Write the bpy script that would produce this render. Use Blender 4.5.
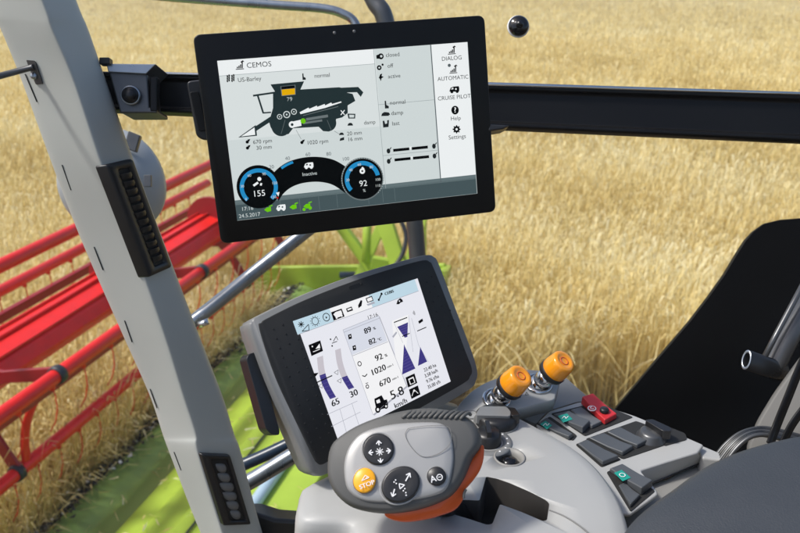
import bpy, bmesh, math, random
import numpy as np
from mathutils import Vector, Matrix
random.seed(7)
rng = np.random.default_rng(11)
for o in list(bpy.data.objects):
    bpy.data.objects.remove(o)
S = bpy.context.scene
COL = S.collection
R = math.radians

# ------------------------------------------------------------------ camera
PITCH = R(21.5)
CAM = Vector((0, 0, 3.1))
cd = bpy.data.cameras.new('camera')
cam = bpy.data.objects.new('camera', cd); COL.objects.link(cam)
cam.location = CAM
cam.rotation_euler = (math.pi/2 - PITCH, 0, 0)
cd.lens = 35; cd.sensor_width = 36; cd.sensor_fit = 'HORIZONTAL'
cd.clip_start = 0.02; cd.clip_end = 3000
cd.dof.use_dof = True; cd.dof.focus_distance = 0.84; cd.dof.aperture_fstop = 10
S.camera = cam
# ------------------------------------------------------------------ world and sun
SUN_EL, SUN_AZ = R(54), R(-98)      # azimuth from +Y clockwise: behind the camera, to its left
w = bpy.data.worlds.new('World'); S.world = w; w.use_nodes = True
nt = w.node_tree; nt.nodes.clear()
sky = nt.nodes.new('ShaderNodeTexSky'); sky.sky_type = 'NISHITA'; sky.sun_disc = False
sky.sun_elevation = SUN_EL; sky.sun_rotation = SUN_AZ; sky.dust_density = 3.0; sky.air_density = 1.0; sky.ozone_density = 1.0
bg = nt.nodes.new('ShaderNodeBackground'); bg.inputs[1].default_value = 0.15
out = nt.nodes.new('ShaderNodeOutputWorld')
nt.links.new(sky.outputs[0], bg.inputs[0]); nt.links.new(bg.outputs[0], out.inputs[0])
sd = bpy.data.lights.new('sun', 'SUN'); sd.energy = 2.9; sd.angle = R(7.0); sd.color = (1, .975, .93)
so = bpy.data.objects.new('sun', sd); COL.objects.link(so)
sdir = Vector((math.cos(SUN_EL)*math.sin(SUN_AZ), math.cos(SUN_EL)*math.cos(SUN_AZ), math.sin(SUN_EL)))
so.rotation_euler = sdir.to_track_quat('Z', 'Y').to_euler(); so.location = sdir*20
S.view_settings.view_transform = 'Standard'; S.view_settings.look = 'None'
S.view_settings.exposure = 0.22; S.view_settings.gamma = 1.0; S.view_settings.use_curve_mapping = False

# ------------------------------------------------------------------ measuring helpers
FP = 35/36*800                        # photograph pixels per unit of tangent
CR = Vector((1, 0, 0)); CU = Vector((0, math.sin(PITCH), math.cos(PITCH))); CF = Vector((0, math.cos(PITCH), -math.sin(PITCH)))
def ray(x, y): return CF + CR*((x-400)/FP) + CU*((266.5-y)/FP)
def P(x, y, d): return CAM + ray(x, y)*d                 # at depth d
def PH(x, y, h):                                          # on the level h below the eye
    r = ray(x, y); return CAM + r*(-h/r.z)
def cvec(a, b, c): return (CR*a + CU*b - CF*c)            # camera-space (x right, y up, z back) to world
class Plane:
    def __init__(s, o, u, n):
        s.o = o; s.n = n.normalized(); s.u = (u - s.n*u.dot(s.n)).normalized(); s.v = s.n.cross(s.u)
    def px(s, x, y, k=0.0):                                # seen at (x, y), lifted by k
        r = ray(x, y); p = CAM + r*((s.o - CAM).dot(s.n)/r.dot(s.n)); return p + s.n*k
    def at(s, a, b, k=0.0): return s.o + s.u*a + s.v*b + s.n*k
    def loc(s, p): d = p - s.o; return d.dot(s.u), d.dot(s.v), d.dot(s.n)
# header frame: A runs along the header, Fv points forwards of the machine
A = Vector((0.2715, 0.9624, 0)).normalized(); Fv = Vector((-A.y, A.x, 0))
def HP(s, t, z): return Fv*s + A*t + Vector((0, 0, z))

# ------------------------------------------------------------------ materials
def lin(c):
    c = c/255; return c/12.92 if c <= .04045 else ((c+.055)/1.055)**2.4
def rgb(r, g, b): return (lin(r), lin(g), lin(b), 1)
MATS = {}
def mat(name, col, rough=.5, metal=0, spec=.5, noise=0.0, nscale=40, bump=0.0, bscale=300, coat=0, stretch=None, bdist=.001, edge=None):
    m = bpy.data.materials.new(name); m.use_nodes = True; MATS[name] = m
    n = m.node_tree; b = n.nodes['Principled BSDF']
    b.inputs['Base Color'].default_value = (*col, 1); b.inputs['Roughness'].default_value = rough
    b.inputs['Metallic'].default_value = metal; b.inputs['Specular IOR Level'].default_value = spec
    b.inputs['Coat Weight'].default_value = coat; b.inputs['Coat Roughness'].default_value = .08
    tc = n.nodes.new('ShaderNodeTexCoord'); mp = n.nodes.new('ShaderNodeMapping'); n.links.new(tc.outputs['Object'], mp.inputs[0])
    if stretch: mp.inputs['Scale'].default_value = stretch
    if noise:
        t = n.nodes.new('ShaderNodeTexNoise'); t.inputs['Scale'].default_value = nscale; t.inputs['Detail'].default_value = 6
        n.links.new(mp.outputs[0], t.inputs['Vector'])
        mx = n.nodes.new('ShaderNodeMix'); mx.data_type = 'RGBA'
        mx.inputs[6].default_value = (*[c*(1-noise) for c in col], 1); mx.inputs[7].default_value = (*[min(1, c*(1+noise)) for c in col], 1)
        n.links.new(t.outputs[0], mx.inputs[0]); n.links.new(mx.outputs[2], b.inputs['Base Color'])
        mr = n.nodes.new('ShaderNodeMapRange'); mr.inputs['To Min'].default_value = max(.03, rough-.12); mr.inputs['To Max'].default_value = rough+.12
        n.links.new(t.outputs[0], mr.inputs[0]); n.links.new(mr.outputs[0], b.inputs['Roughness'])
    if bump:
        t2 = n.nodes.new('ShaderNodeTexNoise'); t2.inputs['Scale'].default_value = bscale; t2.inputs['Detail'].default_value = 3
        n.links.new(mp.outputs[0], t2.inputs['Vector'])
        bp = n.nodes.new('ShaderNodeBump'); bp.inputs['Strength'].default_value = bump; bp.inputs['Distance'].default_value = bdist
        n.links.new(t2.outputs[0], bp.inputs['Height']); n.links.new(bp.outputs[0], b.inputs['Normal'])
    return m
def emit(name, r, g, b, k=1.0):
    m = bpy.data.materials.new(name); m.use_nodes = True; n = m.node_tree; n.nodes.clear(); MATS[name] = m
    e = n.nodes.new('ShaderNodeEmission'); e.inputs[0].default_value = rgb(r, g, b); e.inputs[1].default_value = k
    o = n.nodes.new('ShaderNodeOutputMaterial'); n.links.new(e.outputs[0], o.inputs[0]); return m
M = MATS
mat('pillar_grey', (.435, .45, .42), .46, noise=.08, nscale=9, bump=.12, bscale=900, bdist=.0006)
mat('light_shell', (.36, .362, .35), .45, noise=.07, nscale=12, bump=.10, bscale=1500, bdist=.0004)
mat('beige_shell', (.24, .235, .22), .5, noise=.05, nscale=14, bump=.12, bscale=1200, bdist=.0005)
mat('mid_grey', (.16, .16, .155), .45, noise=.06, nscale=20, bump=.1, bscale=1200, bdist=.0004)
mat('grip_grey', (.082, .082, .078), .58, noise=.08, nscale=25, bump=.15, bscale=1600, bdist=.0004)
mat('face_silver', (.33, .328, .32), .40, metal=.25, noise=.03, nscale=20)
mat('black_plastic', (.012, .012, .013), .38, noise=.15, nscale=30, bump=.1, bscale=1400, bdist=.0003)
mat('black_gloss', (.006, .006, .007), .12, noise=.1, nscale=6)
mat('panel_black', (.0035, .0034, .0033), .40, spec=.09, noise=.1, nscale=6)
mat('monitor_black', (.005, .005, .005), .34, spec=.22, noise=.1, nscale=12)
mat('rail_black', (.007, .007, .0075), .36, spec=.22, noise=.15, nscale=14)
mat('slot_dark', (.008, .008, .008), .7)
mat('slot_wall', (.055, .05, .045), .6)
mat('bezel_charcoal', (.022, .022, .0215), .62, spec=.3, noise=.12, nscale=30, bump=.12, bscale=1500, bdist=.0003)
mat('rim_grey', (.18, .183, .18), .38, noise=.06, nscale=25)
mat('armrest_leather', (.034, .039, .046), .52, noise=.10, nscale=18, bump=.45, bscale=620, bdist=.0010)
mat('switch_grey', (.066, .072, .078), .45, noise=.08, nscale=40, bump=.1, bscale=1500, bdist=.0003)
mat('switch_light', (.11, .115, .12), .45, noise=.08, nscale=40)
mat('switch_red', (.50, .025, .03), .35, noise=.08, nscale=50)
mat('teal_icon', (.01, .26, .20), .4)
mat('white_print', (.75, .75, .75), .5)
mat('grey_print', (.35, .35, .35), .5)
mat('dark_print', (.05, .05, .05), .5)
mat('orange_cap', (.85, .30, .008), .22, noise=.04, nscale=30, coat=.5)
mat('orange_trim', (.62, .09, .012), .38, noise=.06, nscale=30)
mat('stop_orange', (.88, .40, .015), .35, noise=.03)
mat('chrome', (.62, .62, .62), .18, metal=1, noise=.05, nscale=50)
mat('steel', (.33, .36, .39), .30, metal=.9, noise=.18, nscale=60, stretch=(1, 1, .2))
mat('dull_steel', (.10, .103, .106), .35, metal=.6, noise=.15, nscale=40)
mat('dark_tube', (.012, .013, .015), .3, noise=.15, nscale=40)
mat('blue_tube', (.008, .022, .045), .35, noise=.15, nscale=40)
mat('pale_tube', (.42, .55, .62), .35)
mat('reel_red', (.74, .013, .008), .40, noise=.22, nscale=11, bump=.15, bscale=90, bdist=.002)
mat('reel_dark_red', (.28, .008, .012), .45, noise=.2, nscale=8)
mat('collar_black', (.02, .022, .03), .5)
mat('lime', (.34, .48, .045), .5, noise=.22, nscale=6, bump=.08, bscale=50, bdist=.002)
mat('trough_green', (.23, .35, .09), .36, noise=.3, nscale=3, stretch=(1, 1, 1))
mat('soil', (.10, .075, .045), .95, noise=.45, nscale=5, bump=.6, bscale=14, bdist=.04)
mat('chip_dark', (.05, .045, .04), .8)
mat('chip_pale', (.75, .75, .72), .5)
mat('housing_grey', (.36, .385, .40), .42, metal=.1, noise=.08, nscale=20)
mat('tan_panel', (.11, .108, .10), .55, noise=.08, nscale=9)

# ------------------------------------------------------------------ object helpers
def link(name, me, parent=None):
    o = bpy.data.objects.new(name, me); COL.objects.link(o)
    if parent is not None: o.parent = parent; o.matrix_parent_inverse = parent.matrix_world.inverted()
    return o
def thing(name, label, cat, loc=(0, 0, 0), group=None):
    o = bpy.data.objects.new(name, None); COL.objects.link(o); o.location = loc; o.empty_display_size = .05
    o.matrix_world = Matrix.Translation(loc)
    o['label'] = label; o['category'] = cat
    if group: o['group'] = group
    return o
def tag(o, label, cat, group=None):
    o['label'] = label; o['category'] = cat
    if group: o['group'] = group
    return o
class MB:
    def __init__(s): s.bm = bmesh.new(); s.mats = []
    def mi(s, m):
        if m not in s.mats: s.mats.append(m)
        return s.mats.index(m)
    def face(s, pts, m, smooth=False):
        vs = [s.bm.verts.new(p) for p in pts]
        f = s.bm.faces.new(vs); f.material_index = s.mi(m); f.smooth = smooth; return f
    def grid(s, rows, m, closed=False, smooth=True):          # rows of points -> quads
        i = s.mi(m); vr = [[s.bm.verts.new(p) for p in r] for r in rows]
        for a, b in zip(vr, vr[1:]):
            n = len(a); rg = range(n if closed else n-1)
            for k in rg:
                f = s.bm.faces.new((a[k], a[(k+1) % n], b[(k+1) % n], b[k])); f.material_index = i; f.smooth = smooth
        return vr
    def cap(s, ring, m, smooth=False):
        f = s.bm.faces.new(ring); f.material_index = s.mi(m); f.smooth = smooth
    def tube(s, path, r, m, seg=14, caps=True, flat=1.0, smooth=True):
        path = [Vector(p) for p in path]; rs = r if isinstance(r, (list, tuple)) else [r]*len(path)
        rings = []; prev = None
        for k, p in enumerate(path):
            t = (path[min(k+1, len(path)-1)] - path[max(k-1, 0)]).normalized()
            a = prev if prev is not None else (Vector((0, 0, 1)) if abs(t.z) < .9 else Vector((1, 0, 0)))
            a = (a - t*a.dot(t)).normalized(); prev = a; b = t.cross(a)
            rings.append([p + (a*math.cos(q)*flat + b*math.sin(q))*rs[k] for q in [2*math.pi*j/seg for j in range(seg)]])
        v = s.grid(rings, m, True, smooth)
        if caps: s.cap(v[0][::-1], m); s.cap(v[-1], m)
        return s
    def lathe(s, o, ax, prof, m, seg=40):                       # prof [(radius, height)]; m may be a list per segment
        ax = ax.normalized(); a = ax.orthogonal().normalized(); b = ax.cross(a); rows = []
        for r, h in prof: rows.append([o + ax*h + (a*math.cos(q)+b*math.sin(q))*max(r, 1e-5) for q in [2*math.pi*j/seg for j in range(seg)]])
        s.grid(rows, m, True, True); return s
    def prism(s, pts, off, m, both=True):                        # polygon swept by vector off
        top = [s.bm.verts.new(p) for p in pts]; bot = [s.bm.verts.new(p+off) for p in pts]; i = s.mi(m); n = len(pts)
        fs = [s.bm.faces.new(top), s.bm.faces.new(bot[::-1])]
        for k in range(n): fs.append(s.bm.faces.new((top[k], bot[k], bot[(k+1) % n], top[(k+1) % n])))
        for f in fs: f.material_index = i
        return s
    def box(s, c, x, y, z, m):                                   # centre and three half-axis vectors
        q = [c+x*i+y*j+z*k for i, j, k in ((-1,-1,-1),(1,-1,-1),(1,1,-1),(-1,1,-1),(-1,-1,1),(1,-1,1),(1,1,1),(-1,1,1))]
        v = [s.bm.verts.new(p) for p in q]; i = s.mi(m)
        for f in ((3,2,1,0),(4,5,6,7),(0,1,5,4),(1,2,6,5),(2,3,7,6),(3,0,4,7)): s.bm.faces.new([v[k] for k in f]).material_index = i
        return s
    def pillow(s, pts, up, prof, m, base_mat=None):               # rings of the outline scaled towards its centre; prof [(scale, height)]
        c = sum(pts, Vector())/len(pts); rows = []
        for k, h in prof: rows.append([c+(p-c)*k+up*h for p in pts])
        v = s.grid(rows, m, True, True)
        if prof[-1][0] > .01: s.cap(v[-1], m, True)
        s.cap(v[0][::-1], base_mat or m); return s
    def build(s, name, parent=None, bevel=0, seg=3, smooth=False, sub=0, angle=35):
        bmesh.ops.recalc_face_normals(s.bm, faces=s.bm.faces) if not getattr(s, 'keep', False) else None
        me = bpy.data.meshes.new(name)
        if smooth:
            for f in s.bm.faces: f.smooth = True
        s.bm.to_mesh(me); s.bm.free()
        for m in s.mats: me.materials.append(MATS[m])
        o = link(name, me, parent)
        if bevel:
            b = o.modifiers.new('bevel', 'BEVEL'); b.width = bevel; b.segments = seg; b.limit_method = 'ANGLE'; b.angle_limit = R(angle)
            for p in me.polygons: p.use_smooth = True
            b.harden_normals = True
        if sub:
            b = o.modifiers.new('sub', 'SUBSURF'); b.levels = sub; b.render_levels = sub
        return o
def spline(pts, n=8, closed=True):                                # Catmull-Rom through 3-D points
    pts = [Vector(p) for p in pts]; N = len(pts); outp = []
    for k in range(N if closed else N-1):
        p0, p1, p2, p3 = (pts[(k+j) % N] for j in (-1, 0, 1, 2)) if closed else (pts[max(k-1, 0)], pts[k], pts[k+1], pts[min(k+2, N-1)])
        for j in range(n):
            t = j/n; outp.append(.5*((2*p1)+(p2-p0)*t+(2*p0-5*p1+4*p2-p3)*t*t+(3*p1-p0-3*p2+p3)*t**3))
    if not closed: outp.append(pts[-1])
    return outp
def rrect(pts, r, n=5):                                           # round the corners of a 3-D polygon
    o = []; N = len(pts)
    for k in range(N):
        p, a, b = pts[k], pts[k-1], pts[(k+1) % N]
        rr = min(r, (a-p).length*.49, (b-p).length*.49)
        s_, e_ = p+(a-p).normalized()*rr, p+(b-p).normalized()*rr
        for j in range(n+1):
            t = j/n; o.append((1-t)**2*s_+2*t*(1-t)*p+t*t*e_)
    return o
def copy_tree(o, parent=None, first=True):
    c = o.copy(); COL.objects.link(c)
    if parent is not None: c.parent = parent
    for ch in list(o.children): copy_tree(ch, c)
    return c
GLY = {}
def glyphs(body):
    if body not in GLY:
        cu = bpy.data.curves.new('t', 'FONT'); cu.body = body; cu.align_x = 'CENTER'; cu.align_y = 'CENTER'; cu.size = 1; cu.resolution_u = 3
        ob = bpy.data.objects.new('t', cu); me = bpy.data.meshes.new_from_object(ob)
        GLY[body] = ([v.co.copy() for v in me.vertices], [tuple(p.vertices) for p in me.polygons])
        bpy.data.objects.remove(ob); bpy.data.curves.remove(cu); bpy.data.meshes.remove(me)
    return GLY[body]
class Art(MB):                                                   # flat printing on a plane, drawn where it is seen
    keep = True
    def __init__(s, pl, step=.00018): super().__init__(); s.pl = pl; s.step = step; s.k0 = 0
    def oriented(s, f):
        f.normal_update()
        if f.normal.dot(s.pl.n) < 0: f.normal_flip()
    def poly(s, pts, m, k=1): s.oriented(s.face([s.pl.px(x, y, k*s.step) for x, y in pts], m))
    def scale(s, x, y): return (s.pl.px(x, y)-CAM).dot(CF)/FP
    def disc(s, x, y, r, m, k=1, n=20, ry=None):
        c = s.pl.px(x, y, k*s.step); q = s.scale(x, y)*r; qy = s.scale(x, y)*(ry or r)
        s.oriented(s.face([c+s.pl.u*math.cos(2*math.pi*j/n)*q+s.pl.v*math.sin(2*math.pi*j/n)*qy for j in range(n)], m))
    def arc(s, x, y, r0, r1, a0, a1, m, k=1, n=24, r0b=None, r1b=None, pad=0):
        c = s.pl.px(x, y, k*s.step); q = s.scale(x, y)
        for j in range(n):
            b0 = R(a0+(a1-a0)*j/n); b1 = R(a0+(a1-a0)*(j+1)/n)
            f = lambda rr, b: c+(s.pl.u*math.cos(b)+s.pl.v*math.sin(b))*rr*q
            s.oriented(s.face([f(r0, b0), f(r1, b0), f(r1, b1), f(r0, b1)], m))
    def line(s, x0, y0, x1, y1, wd, m, k=1):
        a, b = s.pl.px(x0, y0, k*s.step), s.pl.px(x1, y1, k*s.step); d = (b-a).normalized(); q = s.pl.n.cross(d)*s.scale(x0, y0)*wd/2
        s.oriented(s.face([a-q, b-q, b+q, a+q], m))
    def text(s, body, x, y, h, m, k=2, wide=1.0, rot=0, bold=0):
        c = s.pl.px(x, y, k*s.step); q = s.scale(x, y)*h/.72; vs, fs = glyphs(body)
        ca, sa = math.cos(R(rot)), math.sin(R(rot)); U = s.pl.u*ca+s.pl.v*sa; V = s.pl.v*ca-s.pl.u*sa
        for dx in ((0,) if not bold else (-bold, bold)):
            vv = [s.bm.verts.new(c+U*(p.x*wide*q+dx*s.scale(x, y))+V*p.y*q+s.pl.n*(dx*1e-5)) for p in vs]; i = s.mi(m)
            for f in fs:
                try: g = s.bm.faces.new([vv[j] for j in f]); g.material_index = i; s.oriented(g)
                except ValueError: pass
    def wh(s, x, y, a, b): return x+a, y+b

# ================================================================== the field
g = MB()
gx = [-3000, -300, -60, -20, -8, 0, 8, 20, 60, 300, 3000]; gy = [-3000, -300, -40, -8, 0, 5, 10, 20, 60, 300, 3000]
g.grid([[Vector((x, y, 0)) for x in gx] for y in gy], 'soil', smooth=False)
o = g.build('ground'); o['kind'] = 'structure'

wm = bpy.data.materials.new('ripe_straw'); wm.use_nodes = True; n = wm.node_tree; b = n.nodes['Principled BSDF']; MATS['ripe_straw'] = wm
at = n.nodes.new('ShaderNodeAttribute'); at.attribute_name = 'tone'
cr = n.nodes.new('ShaderNodeValToRGB'); e = cr.color_ramp.elements
e[0].position = 0; e[0].color = (.30, .21, .075, 1); e[1].position = 1; e[1].color = (.95, .90, .62, 1)
for p_, c_ in ((.3, (.62, .475, .17, 1)), (.62, (.87, .725, .33, 1))): q = e.new(p_); q.color = c_
n.links.new(at.outputs['Fac'], cr.inputs[0]); n.links.new(cr.outputs[0], b.inputs['Base Color']); b.inputs['Roughness'].default_value = .6
b.inputs['Specular IOR Level'].default_value = .25
tr = n.nodes.new('ShaderNodeBsdfTranslucent'); n.links.new(cr.outputs[0], tr.inputs[0]); mx = n.nodes.new('ShaderNodeMixShader'); mx.inputs[0].default_value = .36
n.links.new(b.outputs[0], mx.inputs[1]); n.links.new(tr.outputs[0], mx.inputs[2]); n.links.new(mx.outputs[0], n.nodes['Material Output'].inputs[0])

AX, AY = A.x, A.y
def crop_mask(x, y):
    s_ = x*Fv.x+y*Fv.y; t_ = x*AX+y*AY
    edge = 5.0 + .15*np.sin(x*5)
    return ((s_ > 2.70+.04*np.sin(t_*9)) & ((t_ < 5.2) | (s_ > 3.3) | (t_ > 6.25))) | (t_ > 6.25) | ((s_ < 1.24) & (t_ > edge))
def sprout(N, r0, r1, power, half=R(43)):
    u = rng.random(N); a = 2-power
    r = (r0**a+u*(r1**a-r0**a))**(1/a); th = (rng.random(N)*2-1)*half
    return r*np.sin(th), r*np.cos(th), r
def ribbons(x, y, r, hscale=1.0, lean=.09, cut=None):
    N = len(x)
    h = (.74+.10*rng.standard_normal(N)+.04*np.sin(x*1.7+y*.9)+.03*np.sin(x*.6-y*1.3))*hscale
    az = rng.random(N)*2*np.pi; ln = np.abs(rng.normal(0, lean, N))+.03
    dx = np.cos(az)*ln+.05; dy = np.sin(az)*ln
    wf = rng.random(N)*np.pi; wx = np.cos(wf); wy = np.sin(wf)
    grow = np.clip((r/8.0)**.85, 1, 9)
    ws = .0018*grow*(.8+.5*rng.random(N)); we = .0044*grow*(.8+.4*rng.random(N))
    tt = np.array([0, .45, .85, .93, 1.03]); 
    bend = tt**2.2
    # the ear nods over
    nod = rng.random(N)*.055
    X = x[:, None]+dx[:, None]*bend*h[:, None]; Y = y[:, None]+dy[:, None]*bend*h[:, None]
    Z = h[:, None]*np.array([0, .47, .86, .95, .97])
    X[:, 3] += np.cos(az)*nod*.4; Y[:, 3] += np.sin(az)*nod*.4; X[:, 4] += np.cos(az)*nod; Y[:, 4] += np.sin(az)*nod; Z[:, 4] -= nod*.7
    W = np.stack([ws, ws, ws*.9, we, we*.25], 1)
    V = np.empty((N, 5, 2, 3))
    for sgn, k in ((-1, 0), (1, 1)):
        V[:, :, k, 0] = X+sgn*W*wx[:, None]; V[:, :, k, 1] = Y+sgn*W*wy[:, None]; V[:, :, k, 2] = Z
    base = np.arange(N)[:, None]*10; q = []
    for k in range(4): q.append(base+np.array([2*k, 2*k+1, 2*k+3, 2*k+2]))
    F = np.stack(q, 1).reshape(-1, 4)
    patch = .5+.5*np.sin(x*2.1+1.3*np.sin(y*1.1))*np.sin(y*1.7+np.sin(x*.8))
    rowv = x*.55+y*.84
    tone = np.clip(.53+.13*rng.standard_normal(N)+.09*(patch-.5)*2+.07*np.sin(rowv*2.1+.6*np.sin(x*.23))+.06*np.sin(x*.31+y*.17), 0, 1)
    T = np.repeat(tone[:, None], 10, 1); T[:, :2] *= .65; T[:, 2:4] *= .92; T[:, 6:] = np.clip(T[:, 6:]*1.12+.10, 0, 1)  # stalk feet darkened in the colour as shade low in the crop; ears paler
    return V.reshape(-1, 3), F, T.reshape(-1)
def leaves(x, y, r, L0=.20):                                  # flat dry leaves and broken straws at odd angles
    N = len(x); az = rng.random(N)*2*np.pi; el = rng.normal(.35, .55, N); L = L0*(.5+rng.random(N)); z0 = .15+.55*rng.random(N)
    d = np.stack([np.cos(az)*np.cos(el), np.sin(az)*np.cos(el), np.sin(el)], 1); wv = np.stack([-np.sin(az), np.cos(az), 0*az], 1)
    wd = (.0022*np.clip(r/7, 1, 9)*(.7+rng.random(N)))[:, None]
    p0 = np.stack([x, y, z0], 1); V = np.empty((N, 3, 2, 3))
    for k, (t, ww) in enumerate(((0, 1), (.55, 1), (1, .3))):
        c = p0+d*(L*t)[:, None]; c[:, 2] -= L*.35*t*t
        V[:, k, 0] = c-wv*wd*ww; V[:, k, 1] = c+wv*wd*ww
    V[..., 2] = np.maximum(V[..., 2], .02)
    base = np.arange(N)[:, None]*6; F = np.stack([base+np.array([0, 1, 3, 2]), base+np.array([2, 3, 5, 4])], 1).reshape(-1, 4)
    T = np.repeat(np.clip(.62+.2*rng.standard_normal(N), 0, 1), 6)
    return V.reshape(-1, 3), F, T
def pile(name, parts, extra=None):
    Vs, Fs, Ts = [], [], []; off = 0
    for V, F, T in parts: Vs.append(V); Fs.append(F+off); Ts.append(T); off += len(V)
    V = np.concatenate(Vs); F = np.concatenate(Fs); T = np.concatenate(Ts)
    me = bpy.data.meshes.new(name); me.vertices.add(len(V)); me.vertices.foreach_set('co', V.ravel().astype(np.float32))
    me.loops.add(F.size); me.loops.foreach_set('vertex_index', F.ravel().astype(np.int32))
    me.polygons.add(len(F)); me.polygons.foreach_set('loop_start', np.arange(0, F.size, 4, dtype=np.int32))
    a = me.attributes.new('tone', 'FLOAT', 'POINT'); a.data.foreach_set('value', T.astype(np.float32))
    me.update(calc_edges=True); me.materials.append(wm)
    return link(name, me)
parts = []
for N, r0, r1, pw in ((90000, 2.6, 9, .6), (230000, 9, 30, 1.7), (110000, 30, 90, 1.9)):
    x, y, r = sprout(N, r0, r1, pw); k = crop_mask(x, y); parts.append(ribbons(x[k], y[k], r[k]))
x, y, r = sprout(16000, 2.8, 16, 1.0); k = crop_mask(x, y); parts.append(leaves(x[k], y[k], r[k]))
# standing edge near the cab: long straws lying across one another
x, y, r = sprout(5000, 4.4, 7.2, .6, R(30)); k = crop_mask(x, y) & (x > .2); parts.append(leaves(x[k], y[k], r[k], .5))
# low matted under-storey that closes the crop at a grazing view
def sheet(r0, r1, nr, na, z0):
    rr = r0*(r1/r0)**np.linspace(0, 1, nr); aa = np.linspace(-R(50), R(50), na); RR, AA = np.meshgrid(rr, aa, indexing='ij')
    X = RR*np.sin(AA); Y = RR*np.cos(AA); Z = z0+.05*rng.standard_normal(X.shape)
    V = np.stack([X, Y, Z], -1).reshape(-1, 3); i = np.arange(nr*na).reshape(nr, na)
    F = np.stack([i[:-1, :-1], i[1:, :-1], i[1:, 1:], i[:-1, 1:]], -1).reshape(-1, 4)
    return V, F, np.clip(.40+.16*rng.standard_normal(len(V)), 0, 1)
parts.append(sheet(14, 900, 220, 260, .52))
wheat = pile('wheat_field', parts)
wheat['kind'] = 'stuff'; tag(wheat, 'ripe golden crop standing across the whole field', 'crop')

# ================================================================== header and reel
T0, T1 = -.6, 6.05
hd = thing('harvester_header', 'lime green cutting header trough along the edge of the standing crop', 'header', HP(1.9, 3, .4))
m = MB(); prof = [(2.66, .33), (2.62, .345), (2.52, .315), (2.47, .30), (2.44, .30), (2.40, .325), (2.28, .335)]
m.grid([[HP(s, t, z) for s, z in prof] for t in np.linspace(T0, T1, 12)], 'trough_green', smooth=False); m.build('trough', hd, smooth=True)
m = MB()
m.prism([HP(s, T0, z) for s, z in ((2.28, .34), (2.26, .39), (2.09, .43), (2.08, .465), (1.90, .50), (1.89, .535), (1.70, .57), (1.69, .60), (1.40, .63), (1.30, .62), (1.30, .20), (2.25, .20))], A*(T1-T0), 'lime')
m.build('back_panel', hd, bevel=.012)
m = MB(); m.prism([HP(s, T1+.01, z) for s, z in ((3.12, .10), (3.12, .46), (1.31, .68), (1.31, .15))], A*.05, 'lime'); m.build('end_panel', hd, bevel=.015)
m = MB(); m.box(HP(1.30, T1+.0, .42), Fv*.035, A*.07, Vector((0, 0, .24)), 'lime'); m.build('end_post', hd, bevel=.01)
m = MB(); m.tube([HP(2.2, T1-.16, .55), HP(1.4, T1-.16, .66)], .03, 'blue_tube'); m.build('hydraulic_line', hd)
m = MB(); m.box(HP(2.70, (T0+T1)/2, .30), Fv*.05, A*(T1-T0)/2, Vector((0, 0, .012)), 'collar_black'); m.build('cutter_bar', hd)
# knife guards
m = MB()
for k in range(86):
    t = T0+.04+k*.0765; m.prism([HP(2.72, t-.012, .315), HP(2.72, t+.012, .315), HP(2.86, t, .29)], Vector((0, 0, -.02)), 'chip_dark')
m.build('knife_guards', hd)
# pale pipe and the long dark seam on the green panel
m = MB(); m.tube([HP(1.52, T0, .645), HP(1.52, 5.6, .645)], .032, 'pale_tube'); m.build('pipe', hd)
m = MB(); m.tube([HP(1.80, .5, .565), HP(1.76, 5.8, .57)], .006, 'collar_black', 6); m.build('seam_cord', hd)

# chaff along the cutter bar
m = MB()
for k in range(900):
    t = random.uniform(.6, 6); s = random.gauss(2.64, .035); z = .36+random.random()*.03; r_ = random.uniform(.008, .03)
    c = HP(s, t, z); q = [c+Vector((random.uniform(-1, 1), random.uniform(-1, 1), random.uniform(-.5, .7)))*r_ for _ in range(4)]
    mm = random.choice(['chip_dark']*4+['chip_pale']+['soil']*2)
    for f in ((0, 1, 2), (0, 2, 3), (0, 3, 1), (1, 3, 2)): m.face([q[j] for j in f], mm)
o = m.build('chaff'); o['kind'] = 'stuff'; tag(o, 'dark crumbs and pale bits of chaff lying along the cutter bar', 'chaff')
# straw pulled over the knife
xs, ys = [], []
for k in range(9000):
    t = random.uniform(.8, 5.6); s = 2.74+abs(random.gauss(0, .2)); p = HP(s, t, 0); xs.append(p.x); ys.append(p.y)
x = np.array(xs); y = np.array(ys); r = np.hypot(x, y)
xs = []; ys = []
for k in range(420):
    t = random.uniform(.8, 5.8); s = random.uniform(1.35, 2.66)**1; p = HP(s, t, 0); xs.append(p.x); ys.append(p.y)
X2 = np.array(xs); Y2 = np.array(ys); LV = leaves(X2, Y2, X2*0+5, .07); S2 = X2*Fv.x+Y2*Fv.y
LV[0][:, 2] = np.interp(np.repeat(S2, 6), [1.3, 1.4, 1.7, 1.9, 2.1, 2.28, 2.35, 2.66], [.64, .64, .605, .54, .47, .40, .35, .345])+.006+.012*rng.random(len(LV[0]))
cut = [LV, ribbons(x, y, r*0+5.5, .62, .22), leaves(x[:2500], y[:2500], r[:2500]*0+4.5, .16)]
o = pile('cut_straw', cut); o['kind'] = 'stuff'; tag(o, 'tangled pale straw bending over the knife under the red reel', 'straw')

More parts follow.
